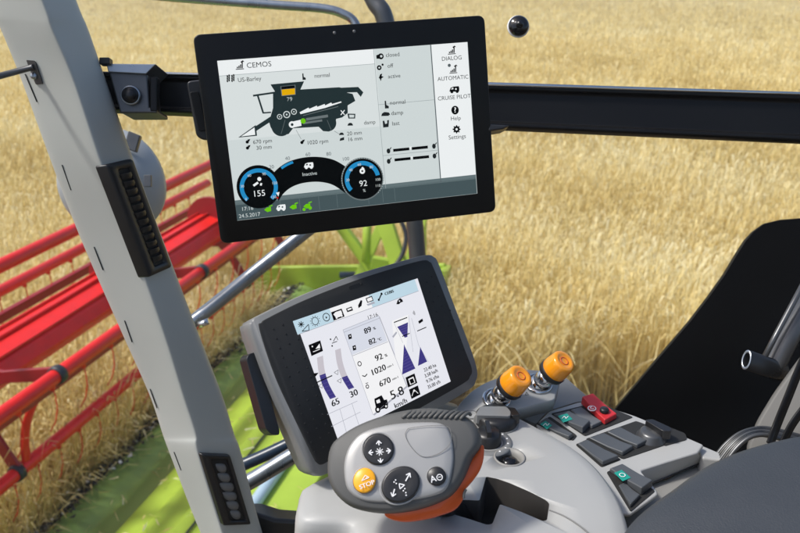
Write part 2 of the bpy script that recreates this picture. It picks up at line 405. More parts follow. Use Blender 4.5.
reel = thing('reel', 'long bright red pick-up reel with tined bars turning over the crop', 'reel', HP(2.9, 3, 1.25))
def on(x, y, drop):                                          # (s, z) of a long reel member seen at (x, y), drop below the eye
    r = ray(x, y); p = CAM+r*(-drop/r.z); return p.dot(Fv), p.z
RE = 5.85
bars = [on(0, 266, 1.36), on(0, 291, 1.80), on(0, 416, 1.74), on(0, 487, 2.34)]
cs, cz = on(0, 352, 1.86)
for k, (s, z) in enumerate(bars):
    bo = MB().tube([HP(s, T0, z), HP(s, RE, z)], .034, 'reel_red', 16).build('reel_bar', reel)
    if k == 0: first = bo
    if k == 0: continue
    proto = None; tn = 22 if k > 1 else 22
    for j in range(tn + (10 if k == 3 else 0)):
        t = .7+j*.165 if k == 3 else 1.0+j*.215
        if t > RE-.1: break
        if proto is None:
            d = Fv*(-.18)+Vector((0, 0, -1)); q = HP(s, t, z)+Vector((0, 0, -.03)); path = [q+d*.0, q+d*.05, q+d*.12+Fv*.015, q+d*.19+Fv*.05, q+d*.25+Fv*.10]
            mm = MB().tube(path, .0032, 'reel_red', 6)
            mm.tube([q+Vector((0, 0, .012)), q-Vector((0, 0, .02))], .014, 'reel_red', 8)
            proto = mm.build('tine', bo); base_t = t
        else:
            c = proto.copy(); COL.objects.link(c); c.location = A*(t-base_t)
            c.rotation_euler = (0, 0, 0)
# tine carrier plate riding just under the far bar
s, z = on(0, 318, 1.95); MB().box(HP(s, (T0+RE)/2, z), Fv*.02, A*(RE-T0)/2, Vector((0, 0, .028)), 'reel_dark_red').build('carrier_rail', reel, bevel=.006)
s, z = on(60, 380, 1.90); MB().box(HP(s, (T0+RE)/2, z), Fv*.03, A*(RE-T0)/2, Vector((0, 0, .016)), 'reel_dark_red').build('carrier_rail', reel, bevel=.006)
# centre drum: a wide flat folded tube
dr = [(cs+dx, cz+dz) for dx, dz in ((-.11, -.12), (-.16, -.05), (-.12, .02), (.04, .06), (.12, .05), (.15, -.03), (.06, -.12))]
for ds_, dz_ in ((-.10, .035), (.02, .064), (.10, .062)): MB().tube([HP(cs+ds_, T0, cz+dz_), HP(cs+ds_, RE, cz+dz_)], .009, 'reel_red', 8).build('edge_bead', reel)
m = MB(); m.grid([[HP(s_, t, z_) for s_, z_ in dr] for t in np.linspace(T0, RE, 20)], 'reel_red', True); o = m.build('centre_tube', reel, bevel=.015)
# spiders: arms from the drum to every bar with a black collar
def spider(t):
    sp = MB()
    sp.lathe(HP(cs, t-.012, cz), A, [(0, 0), (.20, 0), (.20, .024), (0, .024)], 'reel_dark_red', 24)
    for (s_, z_) in bars[2:]:
        c = HP(cs, t, cz); e_ = HP(s_, t, z_); d = (e_-c).normalized(); q = A.cross(d)
        sp.prism([c+q*.11, c+d*.3+q*.03, e_+q*.035-d*.02, e_-q*.035-d*.02, c+d*.3-q*.03, c-q*.11], A*.02, 'reel_dark_red')
    o_ = sp.build('spider', reel, bevel=.004)
    for (s_, z_) in bars[2:]: MB().lathe(HP(s_, t-.03, z_), A, [(.035, .01), (.043, .01), (.045, .03), (.043, .05), (.035, .05)], 'collar_black', 20).build('collar', o_)
for t in (1.2, 2.55, 3.85, 5.05, 5.8): spider(t)
# curved link between the two near bars
m = MB(); a0 = HP(bars[2][0], 2.62, bars[2][1]); a1 = HP(bars[3][0], 2.62, bars[3][1]); md = (a0+a1)/2+Fv*.10
m.tube(spline([a0, (a0+md)/2+Fv*.03, md, (a1+md)/2+Fv*.02, a1], 6, False), .028, 'reel_red', 10, flat=.6); m.build('link', reel)

arm = hd
def bar(a, b, wd, m_, nm, par, th=.03): 
    d = (b-a).normalized(); q = d.cross(A).normalized(); return MB().box((a+b)/2, d*(b-a).length/2, q*wd/2, A*th, m_).build(nm, par, bevel=.006)
L = lambda x, y, d: P(x, y, d)
bar(L(335, 218, 6.35), L(378, 277, 6.35), .085, 'lime', 'lift_strut', arm); bar(L(388, 210, 6.5), L(358, 280, 6.5), .08, 'lime', 'lift_strut', arm)
bar(L(383, 215, 6.2), L(402, 275, 6.2), .13, 'lime', 'lift_strut', arm); bar(L(424, 216, 6.2), L(402, 282, 6.2), .07, 'lime', 'lift_strut', arm)
bar(L(372, 262, 6.25), L(408, 268, 6.25), .10, 'lime', 'lift_bracket', arm); bar(L(424, 180, 6.3), L(423, 262, 6.3), .045, 'lime', 'lift_strut', arm)
MB().tube([L(368, 205, 6.3), L(366, 262, 6.3)], .035, 'lime').build('lift_ram', arm)
MB().tube(spline([L(398, 214, 6.1), L(406, 235, 6.1), L(402, 255, 6.1), L(392, 270, 6.1)], 8, False), .018, 'collar_black', 8).build('hose', arm)

# ================================================================== A-pillar
pil = thing('cab_pillar', 'broad light grey slanting cab pillar with two dark air vents', 'pillar', P(235, 560, 1.08))
# left edge, crease, right edge, depth
sec = [(-140, -18, 28, .80), (0, 42, 78, .84), (29, 52, 90, .85), (78, 73, 107, .87), (162, 101, 136, .90), (240, 131, 165, .94), (330, 163, 199, .98), (395, 183, 224, 1.01), (434, 195.5, 236, 1.025), (453, 197.5, 243, 1.03), (533, 222, 264, 1.07), (640, 256, 300, 1.12)]
ledge = {-140: -60, 0: -12, 29: 0, 78: 20, 162: 50.6, 240: 80.6, 330: 120, 395: 149, 434: 162, 453: 169, 533: 200, 640: 246}
rows = []
for y, xc, xr, d in sec:
    xl = ledge[y]; c = P(xc, y, d-.03); l = P(xl, y, d+.01); r_ = P(xr, y, d+.022); l2 = P(xl+4, y, d+.09); r2 = P(xr-4, y, d+.09)
    def mixp(a, b, t): return a*(1-t)+b*t
    rows.append([l2, mixp(l2, l, .8), l, mixp(l, c, .15), mixp(l, c, .6), mixp(l, c, .955), c+(mixp(l, r_, .5)-c)*.02, mixp(c, r_, .05), mixp(c, r_, .5), mixp(c, r_, .88), r_+(l2-r_)*.03, mixp(r_, r2, .3), r2])
m = MB(); fine = []
cols = [spline([r[k] for r in rows], 5, False) for k in range(13)]
m.grid([[c[j] for c in cols] for j in range(len(cols[0]))], 'pillar_grey', True); body = m.build('pillar_trim', pil, sub=1)
def face_plane(pts):                                    # plane through three pixel+depth points
    a, b, c = (P(*p) for p in pts); nn = (b-a).cross(c-a).normalized()
    if nn.dot(CAM-a) < 0: nn = -nn
    return Plane(a, b-a, nn)
def vent(quad, d0, nfin, name, label, shelf, ow):
    # frame quad in pixels, on the inclined right-hand face of the pillar
    pl = face_plane([(quad[0][0], quad[0][1], d0[0]), (quad[1][0], quad[1][1], d0[1]), (quad[3][0], quad[3][1], d0[2])])
    q = [pl.px(x, y) for x, y in quad]; N = pl.n
    fr = MB(); rr = rrect(q, .004, 4); c = sum(rr, Vector())/len(rr)
    def ring(f, h): return [c+(p-c)*f+N*h for p in rr]
    cx0 = (q[0]+q[1]+q[2]+q[3])/4; cxy = cx0+(q[1]-q[0])*.07; L_ = ((q[3]+q[2])/2-(q[0]+q[1])/2); W_ = (q[1]+q[2])/2-(q[0]+q[3])/2
    def inset(fx, fy, h):
        cxy = cx0+W_*(.07 if fx < .8 else 0)
        base = [cxy-L_*.5*fy-W_*.5*fx, cxy-L_*.5*fy+W_*.5*fx, cxy+L_*.5*fy+W_*.5*fx, cxy+L_*.5*fy-W_*.5*fx]
        return [p+N*h for p in rrect(base, .003, 4)]
    fr.grid([inset(1.02, 1.01, -.012), inset(1.02, 1.01, .002), inset(.97, .99, .0042), inset(ow+.08, .90, .0042), inset(ow, .88, .0022), inset(ow-.02, .87, .0006)], 'black_plastic', True)
    o = fr.build('vent', pil, smooth=False); o['label'] = label
    fm = MB(); fm.face(inset(ow, .88, .0012), 'slot_dark'); fm.build('opening', o)
    fn = MB(); Ln = L_.normalized(); Wn = W_.normalized()
    if shelf == 'mid_grey':
        for k in range(nfin):
            f = -.40+.80*(k+.5)/nfin; c_ = cxy+L_*f-N*.0005; ww_ = W_*.27*(1-.12*abs(k-2.5)); ll_ = L_/nfin*.45; rows = []
            for a_ in range(9):
                th = math.pi*a_/8; rows.append([c_-ww_*math.cos(th)+(ll_*math.cos(ph_)+N*.005*math.sin(ph_))*max(math.sin(th)**.6, .02)+ll_*.35*math.sin(th) for ph_ in [2*math.pi*j/12 for j in range(12)]])
            fn.grid(rows, shelf, True)
        nfin = 0
    for k in range(nfin):
        f = -.41+.82*(k+.5)/nfin; c_ = cxy+L_*f+N*(.0005)
        seg = 8; prof_ = []
        for j in range(seg+1):
            a_ = math.pi*j/seg; prof_.append((math.cos(a_)*W_.length*(ow-.03)*.5, math.sin(a_)*.0048))
        lo = [c_+Wn*x_*1.0+N*(z_*.9)+Ln*(L_.length/nfin*.34) for x_, z_ in prof_]; hi = [c_+Wn*x_+N*z_-Ln*(L_.length/nfin*.28)+N*.002 for x_, z_ in prof_]
        mid_ = [(a+b_)/2+N*.0012 for a, b_ in zip(lo, hi)]
        fn.grid([lo, mid_, hi], shelf)
        fn.cap([fn.bm.verts.new(p) for p in hi], shelf); fn.cap([fn.bm.verts.new(p) for p in lo], shelf)
    fn.build('fins', o)
    return pl
vent([(104.5, 167), (129.5, 158), (170, 268), (146, 275.5)], (.871, .909, .924), 12, 'vent', 'tall black upper vent with a column of small fins', 'black_plastic', .44)
vent([(199.5, 454), (229, 454), (249, 524), (223, 524)], (.999, 1.033, 1.036), 6, 'vent', 'short black lower vent with broad grey fins', 'mid_grey', .58)
lp = face_plane([(20.0, 78, .88), (73, 78, .84), (183, 395, .98)])
def surf(x, y, k=0.0):                                     # a point on the wide left face
    ys = [s[0] for s in sec]; i = max(j for j in range(len(ys)-1) if ys[j] <= y); f = (y-ys[i])/(ys[i+1]-ys[i])
    xl = ledge[ys[i]]*(1-f)+ledge[ys[i+1]]*f; xc = sec[i][1]*(1-f)+sec[i+1][1]*f; d = sec[i][3]*(1-f)+sec[i+1][3]*f
    u = (x-xl)/(xc-xl); return P(x, y, d+.01-.04*u-k)
for a, b_ in (((25, 74), (37, 102)), ((62, 165), (71, 190)), ((94, 247), (103, 270)), ((124.5, 320.6), (132, 342)), ((150, 389), (157, 408)), ((174, 452), (181, 470))):
    m = MB(); m.tube([surf(*a, .0012), surf((a[0]+b_[0])/2, (a[1]+b_[1])/2, .0012), surf(*b_, .0012)], .0007, 'slot_dark', 6); m.build('slit', pil)

rod = thing('cord_rod', 'thin dark rod held by a small steel plate near the top of the pillar', 'rod', surf(34, 70, .004))
a = P(27, 60, .845); m = MB(); pp = [surf(*p, .003) for p in ((26, 60), (34.5, 60.5), (42.5, 83.5), (35.5, 84.5))]
m.prism(rrect(pp, .0015, 3), CF*.003, 'dull_steel'); pt = m.build('plate', rod, bevel=.0005)
MB().lathe(surf(34.5, 76, .003), -CF, [(0, .0035), (.0028, .0035), (.004, .002), (.004, 0)], 'steel', 16).build('screw', pt)
MB().tube([P(-60, 91, .80), P(0, 76, .825), surf(30, 68, .006), surf(34, 67, .003)], .0034, 'dull_steel', 12).build('bar', rod)

# ------------------------------------------------------------------ housing behind the pillar
mh = thing('lamp_housing', 'round smooth grey housing half hidden behind the cab pillar', 'housing', P(105, 187, 1.35))
ax = cvec(.25, .35, -.9); c = P(105, 186, 1.35)
MB().lathe(c+ax*.03, -ax, [(0, .085), (.035, .082), (.06, .072), (.08, .052), (.092, .025), (.097, 0), (.094, -.012), (0, -.02)], 'housing_grey', 48).build('shell', mh)
MB().box(P(133, 142, 1.30), CR*.010+CU*-.004, CU*.014+CR*.004, CF*.006, 'dull_steel').build('clip', mh, bevel=.002)
MB().tube([P(105, 186, 1.36), P(80, 120, 1.37), P(40, 40, 1.38), P(20, -60, 1.38)], .014, 'dark_tube').build('stalk', mh)
MB().box(P(148, 181, 1.30), CR*.006, CU*.010, CF*.003, 'dull_steel').build('hinge', mh, bevel=.001)

# ------------------------------------------------------------------ outside tubes
def rail(name, label, cat, path, r, m_, grp=None):
    p = [Vector(q) for q in path]; o = MB().tube(spline(p, 8, False), r, m_, 18).build(name); tag(o, label, cat, grp)
    return o
rail('mirror_tube', 'thin bluish steel tube curving down behind the top edge of the large monitor', 'tube', [P(60, -20, 1.5), P(140, -6, 1.5), P(220, 1, 1.5), P(281, 5.5, 1.5), P(322, 8.5, 1.5), P(343, 14, 1.5), P(356, 25, 1.5), P(366, 60, 1.5), P(385, 140, 1.5)], .0085, 'steel')
rail('handrail', 'thick dark upright tube passing behind both screens', 'tube', [P(355, -40, 1.42), P(374, 0, 1.42), P(386, 24, 1.42), P(400, 110, 1.46), P(412, 200, 1.5), P(417, 250, 1.52), P(421, 330, 1.55)], .0165, 'dull_steel')
rail('strut_tube', 'bright steel strut sloping from the pillar up behind the large monitor', 'tube', [P(150, 352, 1.42), P(195, 320, 1.42), P(250, 276, 1.44), P(303, 234, 1.46), P(360, 188, 1.48)], .0125, 'steel')
MB().tube([P(199, 325, 1.38), P(209, 321, 1.38)], .006, 'chrome', 10).build('clamp', bpy.data.objects['strut_tube'])
rail('step_rail', 'grey steel tube low down between pillar and small terminal', 'tube', [P(200, 507, 1.25), P(245, 484, 1.25), P(290, 457, 1.25), P(360, 414, 1.25)], .0135, 'steel')
rail('hose_tube', 'dark blue tube just above the grey steel tube', 'tube', [P(190, 488, 1.4), P(240, 466, 1.4), P(284, 446, 1.4), P(360, 408, 1.4)], .0115, 'blue_tube')
sill = MB(); sill.prism([P(215, 512, 1.12), P(256, 513, 1.12), P(275, 519, 1.12), P(330, 523, 1.12), P(340, 600, 1.15), P(230, 600, 1.15)], CF*.05, 'black_plastic'); o = sill.build('door_sill', bevel=.006); tag(o, 'black door sill at the foot of the pillar', 'sill')

# ------------------------------------------------------------------ cross rail
cr_ = thing('cross_rail', 'long black grooved rail running level behind the large monitor', 'rail', P(345, 98, .87))
def rp(x, top, bot, d):
    a, b_ = P(x, top, d), P(x, bot, d); return a, b_
ends = [(100, 71.5, 110, .955), (496, 83, 124.5, .955), (860, 95, 144, .955)]
def rpoint(t, v, z):                                          # t along, v 0 top..1 bottom, z towards the viewer
    e0, e1 = ends[0], ends[2]; a0, b0 = rp(*e0); a1, b1 = rp(*e1); a = a0+(a1-a0)*t; b_ = b0+(b1-b0)*t; return a+(b_-a)*v+rn*z
a0, b0 = rp(*ends[0]); a1, b1 = rp(*ends[2]); rn = (b0-a0).cross(a1-a0).normalized(); rn = rn if rn.dot(CF) < 0 else -rn
pr = [(0, .0), (0, -.02), (1, -.02), (1, 0), (.97, .003), (.90, .003), (.88, .0), (.84, -.002), (.20, -.002), (.16, .0), (.14, .004), (.05, .005), (.01, .003)]
m = MB(); m.grid([[rpoint(t, v, z) for v, z in pr] for t in (0, .25, .5, .75, 1)], 'rail_black', True, smooth=False); m.build('beam', cr_, bevel=.0012)
MB().tube([rpoint(t, .035, .0045) for t in (0.02, .5, 1)], .0024, 'chrome', 8).build('highlight_strip', cr_)  # bright strip standing in for the highlight along the rail's top edge
# end clamp by the pillar
m = MB(); fr = [P(108, 70, .90), P(147, 72, .90), P(149.5, 107.5, .90), P(156.5, 108.5, .90), P(157, 113, .90), P(120, 113, .90)]
m.prism(fr, CF*.045, 'dull_steel'); cl = m.build('end_clamp', cr_, bevel=.0022)
m = MB(); m.prism([P(106, 63.5, .895), P(156, 64, .895), P(146, 74, .895), P(108, 72, .895)], CF*.05, 'steel'); m.build('top_plate', cl, bevel=.0012)
bc = P(131, 95.5, .897); MB().lathe(bc, cvec(.1, -.1, 1), [(0, .009), (.0062, .009), (.0066, .007), (.0072, .005), (.0095, .005), (.0098, .001), (.0075, 0), (0, 0)], 'black_plastic', 24).build('bolt', cl)
MB().lathe(bc-CF*-.001, cvec(.1, -.1, 1), [(.0088, .0045), (.0108, .005), (.0112, .001), (.0105, -.001)], 'steel', 28).build('washer', cl)
MB().box(P(106, 62, .895), CR*.006, CU*.004, CF*.006, 'black_plastic').build('catch', cl, bevel=.0015)
MB().box(P(155, 95, .905), CR*.004, CU*.020, CF*.006, 'rail_black').build('stop_block', cr_, bevel=.0015)

# ------------------------------------------------------------------ black ball on a window stud
kb = thing('ball_knob', 'small black ball stud standing alone above the rail, right of the monitor', 'knob', P(519, 25, 1.1))
c = P(519, 25, 1.1); MB().lathe(c, -CF+CU*.05, [(0, .0085), (.004, .0075), (.0052, .0045), (.0062, .0038), (.011, .0028), (.0142, -.001), (.0146, -.005), (0, -.006)], 'black_gloss', 32).build('head', kb)
MB().lathe(c-CF*-.006, -CF, [(0, 0), (.0157, 0), (.0157, -.003), (0, -.003)], 'white_print', 32).build('collar', kb)
MB().tube([c+CF*.005, c+CF*.035], .006, 'chrome', 8).build('stem', kb)

# ================================================================== display colours
for nm, c in dict(e_bg=(212, 221, 221), e_bg2=(222, 229, 229), e_white=(243, 247, 248), e_bar=(72, 88, 92), e_barhi=(104, 120, 123), e_line=(160, 170, 172), e_ink=(34, 40, 42), e_dark=(38, 52, 55), e_black=(10, 13, 15),
                  e_blue=(38, 142, 200), e_yel=(232, 176, 10), e_green=(110, 200, 20), e_mid=(110, 120, 122), e_tick=(90, 100, 104), e_red=(210, 30, 30),
                  f_bg=(238, 239, 247), f_white=(250, 250, 252), f_sky=(196, 222, 236), f_ink=(14, 14, 18), f_line=(178, 180, 192), f_blue=(66, 60, 132), f_blue2=(100, 92, 160), f_pale=(205, 200, 208), f_panel=(222, 226, 238)).items():
    emit(nm, *c)
for nm in [k for k in MATS if k.startswith(('e_', 'f_'))]: MATS[nm].node_tree.nodes['Emission'].inputs[1].default_value = .80

# ================================================================== large upper monitor
C3 = lambda v: cvec(*v)
def camP(v): return CAM+cvec(*v)
UP = Plane(camP((-.04896, .14271, -.81609)), C3((.9744, .1249, -.1872)), C3((.2087, -.1905, .9592)))
mon = thing('monitor', 'large black touch monitor showing a grey harvester diagram, mounted on the cross rail', 'monitor', UP.o)
oc = [(191.7, 35.2), (485, 15), (495.3, 211.5), (222, 244)]
co = [UP.px(x, y) for x, y in oc]
us = [UP.loc(p) for p in co]; 
# square up the outline in the plane of the screen
u0 = (us[0][0]+us[3][0])/2; u1 = (us[1][0]+us[2][0])/2; v0 = (us[2][1]+us[3][1])/2; v1 = (us[0][1]+us[1][1])/2
out_ = [UP.at(u0, v1), UP.at(u1, v1), UP.at(u1, v0), UP.at(u0, v0)]
m = MB(); rr = rrect([p-UP.n*.030 for p in out_], .008, 6); m.prism(rr, UP.n*.0295, 'monitor_black'); hs = m.build('housing', mon, bevel=.0022, seg=3)
m = MB(); edge = rrect([p+UP.n*.0 for p in out_], .008, 6); c_ = sum(edge, Vector())/len(edge)
m.pillow([p-UP.n*.0004 for p in edge], UP.n, [(1.0, 0), (.997, .0012), (.99, .0015)], 'monitor_black'); m.build('front_glass', mon)
sc = [(217.2, 61), (467, 42.2), (476.8, 193.4), (237.3, 220.4)]
base = .0018
scr = MB(); scr.keep = True; sf = scr.face([UP.px(x, y, base) for x, y in sc], 'e_bg'); sf.normal_update()
if sf.normal.dot(UP.n) < 0: sf.normal_flip()
scr = scr.build('screen', mon)
UA = Plane(UP.o+UP.n*base, UP.u, UP.n)
a = Art(UA)
def H(x, y):                                                    # fractions across the screen -> pixel
    (x0, y0), (x1, y1), (x2, y2), (x3, y3) = sc
    tx, ty = x0+(x1-x0)*x, y0+(y1-y0)*x; bx, by = x3+(x2-x3)*x, y3+(y2-y3)*x
    return tx+(bx-tx)*y, ty+(by-ty)*y
def rectf(x0, y0, x1, y1, m_, k=1): a.poly([H(x0, y0), H(x1, y0), H(x1, y1), H(x0, y1)], m_, k)
rectf(0, 0, .63, .5, 'e_bg2', 1); rectf(0, 0, .625, .095, 'e_white', 2); rectf(.855, 0, 1, .90, 'e_white', 2); rectf(0, .895, 1, 1, 'e_bar', 3); rectf(0, .875, 1, .905, 'e_barhi', 3)
rectf(.852, 0, .856, .90, 'e_tick', 3)
for x0, y0, x1, y1 in ((0, .095, .625, .095), (.625, 0, .625, .9), (.625, .36, .853, .36), (.625, .69, .853, .69)): a.line(*H(x0, y0), *H(x1, y1), .45, 'e_line', 4)
for x in (.185, .265, .345, .42, .55, .61, .66): a.line(*H(x, .905), *H(x-.0, .99), .35, 'e_barhi', 5)
U_ = (466-217)/249
def T(s, x, y, h, m_='e_ink', **k): a.text(s, x, y, h, m_, 6, **k)
T('CEMOS', 259, 65, 5.2, wide=1.05); T('US-Barley', 249.5, 79.5, 4.2); T('normal', 322, 75.7, 4.0); T('79', 289.5, 99.5, 4.2, 'e_bg')
T('670 rpm', 262.5, 141.5, 4.0); T('30 mm', 264, 147.5, 4.0); T('1020 rpm', 317.5, 142, 4.0); T('20 mm', 354.3, 133.3, 3.9); T('16 mm', 354.8, 139, 3.9); T('damp', 369.5, 122.5, 3.9)
T('closed', 392.5, 55, 4.0); T('off', 390, 66.0, 4.0); T('active', 394, 76.3, 4.0); T('normal', 397.5, 102.5, 4.1); T('damp', 397, 113, 4.1); T('last', 395.5, 123.5, 4.1)
T('DIALOG', 451.5, 58.5, 4.1); T('AUTOMATIC', 452.8, 78.2, 4.0); T('CRUISE PILOT', 454, 97.5, 4.0); T('Help', 455.5, 118.5, 4.0); T('Settings', 457, 137, 4.2)
T('17:16', 247.3, 208.6, 3.9, 'e_bg'); T('24.5.2017', 249.5, 215.2, 3.9, 'e_bg')
for s_, x, y in (('20', 271.5, 167), ('40', 287.5, 158.5), ('60', 307.8, 154.5), ('80', 328.6, 154), ('100', 345.5, 159)): T(s_, x, y, 3.6, 'e_tick')
# chart icon beside the titles
def chart(x, y, s, k=6):
    for j, h in enumerate((1.6, 2.6, 3.8, 5.2)): a.poly([(x+(-3+j*1.6)*s, y-h*s+2*s-j*.1), (x+(-1.8+j*1.6)*s, y-h*s+2*s-j*.1), (x+(-1.8+j*1.6)*s, y+2*s-j*.1), (x+(-3+j*1.6)*s, y+2*s-j*.1)], 'e_black', k)
    a.poly([(x-4*s, y+2.6*s), (x+4.2*s, y+2.0*s), (x+4.2*s, y+2.8*s), (x-4*s, y+3.4*s)], 'e_black', k)
    a.poly([(x+.6*s, y-4.5*s), (x+3*s, y-6.2*s), (x+4.6*s, y-4.4*s), (x+3*s, y-4.6*s), (x+3*s, y-3.2*s), (x+1.8*s, y-3.2*s)], 'e_black', k)
chart(239.8, 66.5, 1.0); chart(451.5, 51.5, .95); chart(453, 70.5, .95); a.disc(449, 65.5, 1.6, 'e_tick', 6)
def machine(x, y, s, m_, k=6, hole='e_white'):                     # little harvester pictogram
    a.poly([(x-5*s, y+1.6*s), (x-3.6*s, y-2.2*s), (x-1*s, y-3.3*s), (x+4.4*s, y-3.8*s), (x+5*s, y-2*s), (x+5*s, y+1.4*s), (x+1*s, y+1.8*s)], m_, k)
    a.disc(x-2.4*s, y+1.8*s, 1.6*s, m_, k); a.disc(x+2.9*s, y+1.5*s, 1.6*s, m_, k)
    a.poly([(x-3.2*s, y-.4*s), (x-2.5*s, y-1.9*s), (x-1*s, y-2.3*s), (x-.9*s, y-.7*s)], hole, k+1); a.disc(x+1.6*s, y-.9*s, .9*s, hole, k+1)
machine(454, 90, 1.0, 'e_black'); machine(308.5, 165.8, .95, 'e_white', 8, 'e_black'); machine(280.8, 207.7, .95, 'e_white', 8, 'e_bar')
a.disc(454.8, 110.2, 3.9, 'e_black', 6, ry=4.3); a.text('?', 454.8, 110.2, 5.2, 'e_white', 7, bold=.25)
for j in range(8): a.poly([(456.3+math.cos(t)*r_, 129.3-math.sin(t)*r_*1.05) for t, r_ in ((j*.785-.22, 2.6), (j*.785-.15, 4.0), (j*.785+.15, 4.0), (j*.785+.22, 2.6))], 'e_black', 6)
a.disc(456.3, 129.3, 3.2, 'e_black', 6); a.disc(456.3, 129.3, 1.2, 'e_white', 7)
# barley ears
for x, y, w_, h_ in ((228.2, 79.6, 1.7, 4.4), (232.8, 79.2, 1.7, 4.2)):
    for j in range(3): a.disc(x-w_*.45, y-h_*.8+j*2.3+.4, .75, 'e_black', 6, ry=1.3); a.disc(x+w_*.55, y-h_*.8+j*2.3-.4, .75, 'e_black', 6, ry=1.3)
def blob(x, y, s=1):
    a.disc(x, y, 1.6*s, 'e_black', 6); a.poly([(x+.2*s, y-2.4*s), (x+3*s, y-3*s), (x+2.2*s, y-.8*s), (x+.8*s, y)], 'e_black', 6)
def seatic(x, y, s=1):
    a.poly([(x-1.6*s, y-4*s), (x-.2*s, y-4.2*s), (x+.2*s, y), (x+2.6*s, y+1.2*s), (x+2.6*s, y+3.4*s), (x-1.2*s, y+3.6*s)], 'e_ink', 6)
blob(247.2, 142); blob(247.5, 148); blob(301.8, 142.5); seatic(303.5, 77, .85); seatic(386, 105, 1)
def cap_(x, y, s=1): a.poly([(x-3*s, y+1.4*s), (x-2.4*s, y-.6*s), (x-.8*s, y-1.8*s), (x+1.4*s, y-1.8*s), (x+2.8*s, y-.4*s), (x+3.2*s, y+1.2*s)], 'e_ink', 6)
cap_(350, 124.5, .9); cap_(341.3, 134, .8); a.poly([(339.5, 141), (340, 138.4), (344, 137), (344, 140)], 'e_ink', 6); cap_(384.8, 114.4, 1.25); cap_(387, 114, .9)
a.poly([(382.5, 121), (384, 120.6), (385, 124), (387, 123.4), (387, 120.3), (388.8, 120), (388.4, 127), (383, 127.6)], 'e_ink', 6)
a.disc(380.7, 56.5, 2.9, 'e_black', 6); a.disc(381, 56.4, 1.2, 'e_bg', 7); a.poly([(376, 55.5), (380, 54), (380, 58.8), (376.4, 59)], 'e_black', 6)
a.disc(379, 67.8, 2.4, 'e_black', 6); a.disc(379, 67.8, .9, 'e_bg', 7); a.disc(382.4, 64.8, 1.1, 'e_black', 6)
a.poly([(378.6, 78), (380, 74.4), (382, 73.6), (381.4, 76.2), (383.6, 77), (381.4, 78.4), (380.6, 81.4), (379.6, 78.8)], 'e_black', 6)
# two slider bars
for (x0, y0, x1, y1) in ((393, 150.4, 427.6, 147.0), (394.3, 160.0, 428.8, 156.6)):
    mx_, my_ = (x0+x1)/2, (y0+y1)/2
    a.line(x0, y0, mx_-1.2, my_+.1, 2.8, 'e_black', 6); a.line(mx_+1.2, my_-.1, x1, y1, 2.8, 'e_black', 6); a.poly([(mx_-1.4, my_-2), (mx_+1.4, my_-2.2), (mx_, my_+1)], 'e_white', 7)
for x, y in ((388.3, 151), (433.7, 146.2), (388.5, 161.3), (434.2, 156)): a.disc(x, y, 1.9, 'e_ink', 6, ry=2.5); a.poly([(x+1, y-2.2), (x+2.6, y-4), (x+3, y-3.4), (x+1.8, y-1.4)], 'e_ink', 6)
# the harvester side view
bd = [(270.5, 84.7), (276, 86.5), (297.5, 83.7), (304, 81.5), (300.3, 89.6), (339, 87.3), (341, 87.8), (358, 87.0), (363.2, 92.4), (360.6, 97), (356.8, 92.3), (346.5, 92.6), (352.5, 94), (355.2, 101), (347.5, 105.5), (347.6, 113), (342, 117.5), (336, 119), (334.8, 127), (329, 131.6), (323, 131.2), (318.5, 126.8), (293, 128.3), (288.6, 134), (281, 136), (274, 133), (270.5, 127), (269.2, 122.6), (256.3, 131), (254.8, 126.8), (270.5, 116.5), (273, 108), (272.9, 93.4), (274.8, 91.5)]
def ear(pts, m_, k):                                              # concave polygon: triangulate through bmesh
    vs = [a.bm.verts.new(UA.px(x, y, k*a.step)) for x, y in pts]; f = a.bm.faces.new(vs); f.material_index = a.mi(m_); a.oriented(f)
    bmesh.ops.triangulate(a.bm, faces=[f])
ear(bd, 'e_dark', 6); a.disc(281, 126.5, 9.6, 'e_dark', 7, 32); a.disc(328, 123, 8.2, 'e_dark', 7, 32)
a.poly([(270.7, 84.5), (303.9, 81.4), (300, 90), (276.8, 91.6)], 'e_dark', 7); a.poly([(280.3, 86.4), (295.3, 85.0), (295.6, 94.8), (281.4, 96.2)], 'e_mid', 8)
a.poly([(281.1, 86.7), (294.5, 85.5), (294.7, 88.2), (281.4, 89.5)], 'e_black', 9); a.poly([(281.5, 89.8), (294.7, 88.5), (294.9, 94.3), (282, 95.6)], 'e_yel', 9)
for l in (((253, 95.8), (275, 92.6), 1.8), ((257.8, 96), (263.2, 113), 1.8), ((262.5, 113), (271, 112.4), 1.4)): a.line(*l[0], *l[1], l[2], 'e_dark', 7)
a.poly([(238.2, 137.6), (255.8, 125), (257, 135.8)], 'e_dark', 7); a.poly([(241, 136.5), (254.4, 127.4), (255.2, 134.8)], 'e_white', 8)
for x, y, r_ in ((279.5, 116.8, 2.6), (286.6, 114.6, 3.5), (293.8, 111.8, 2.9)): a.arc(x, y, r_*.72, r_, 0, 360, 'e_bg', 8); a.disc(x, y, r_*.25, 'e_bg', 8)
a.poly([(299.5, 112.3), (308.5, 107.6), (309, 109), (316.8, 105.6), (317, 107), (324.5, 104), (325, 105.5), (331, 102.6), (332, 104), (341, 101.4), (341.2, 102.6), (325, 108), (300.4, 114.2)], 'e_white', 8)
a.line(303, 115.6, 338, 106.6, .6, 'e_mid', 8)
a.line(306, 119.5, 327.8, 115.9, 2.6, 'e_mid', 8); a.line(303, 123.3, 322, 120.4, 2.0, 'e_mid', 8)
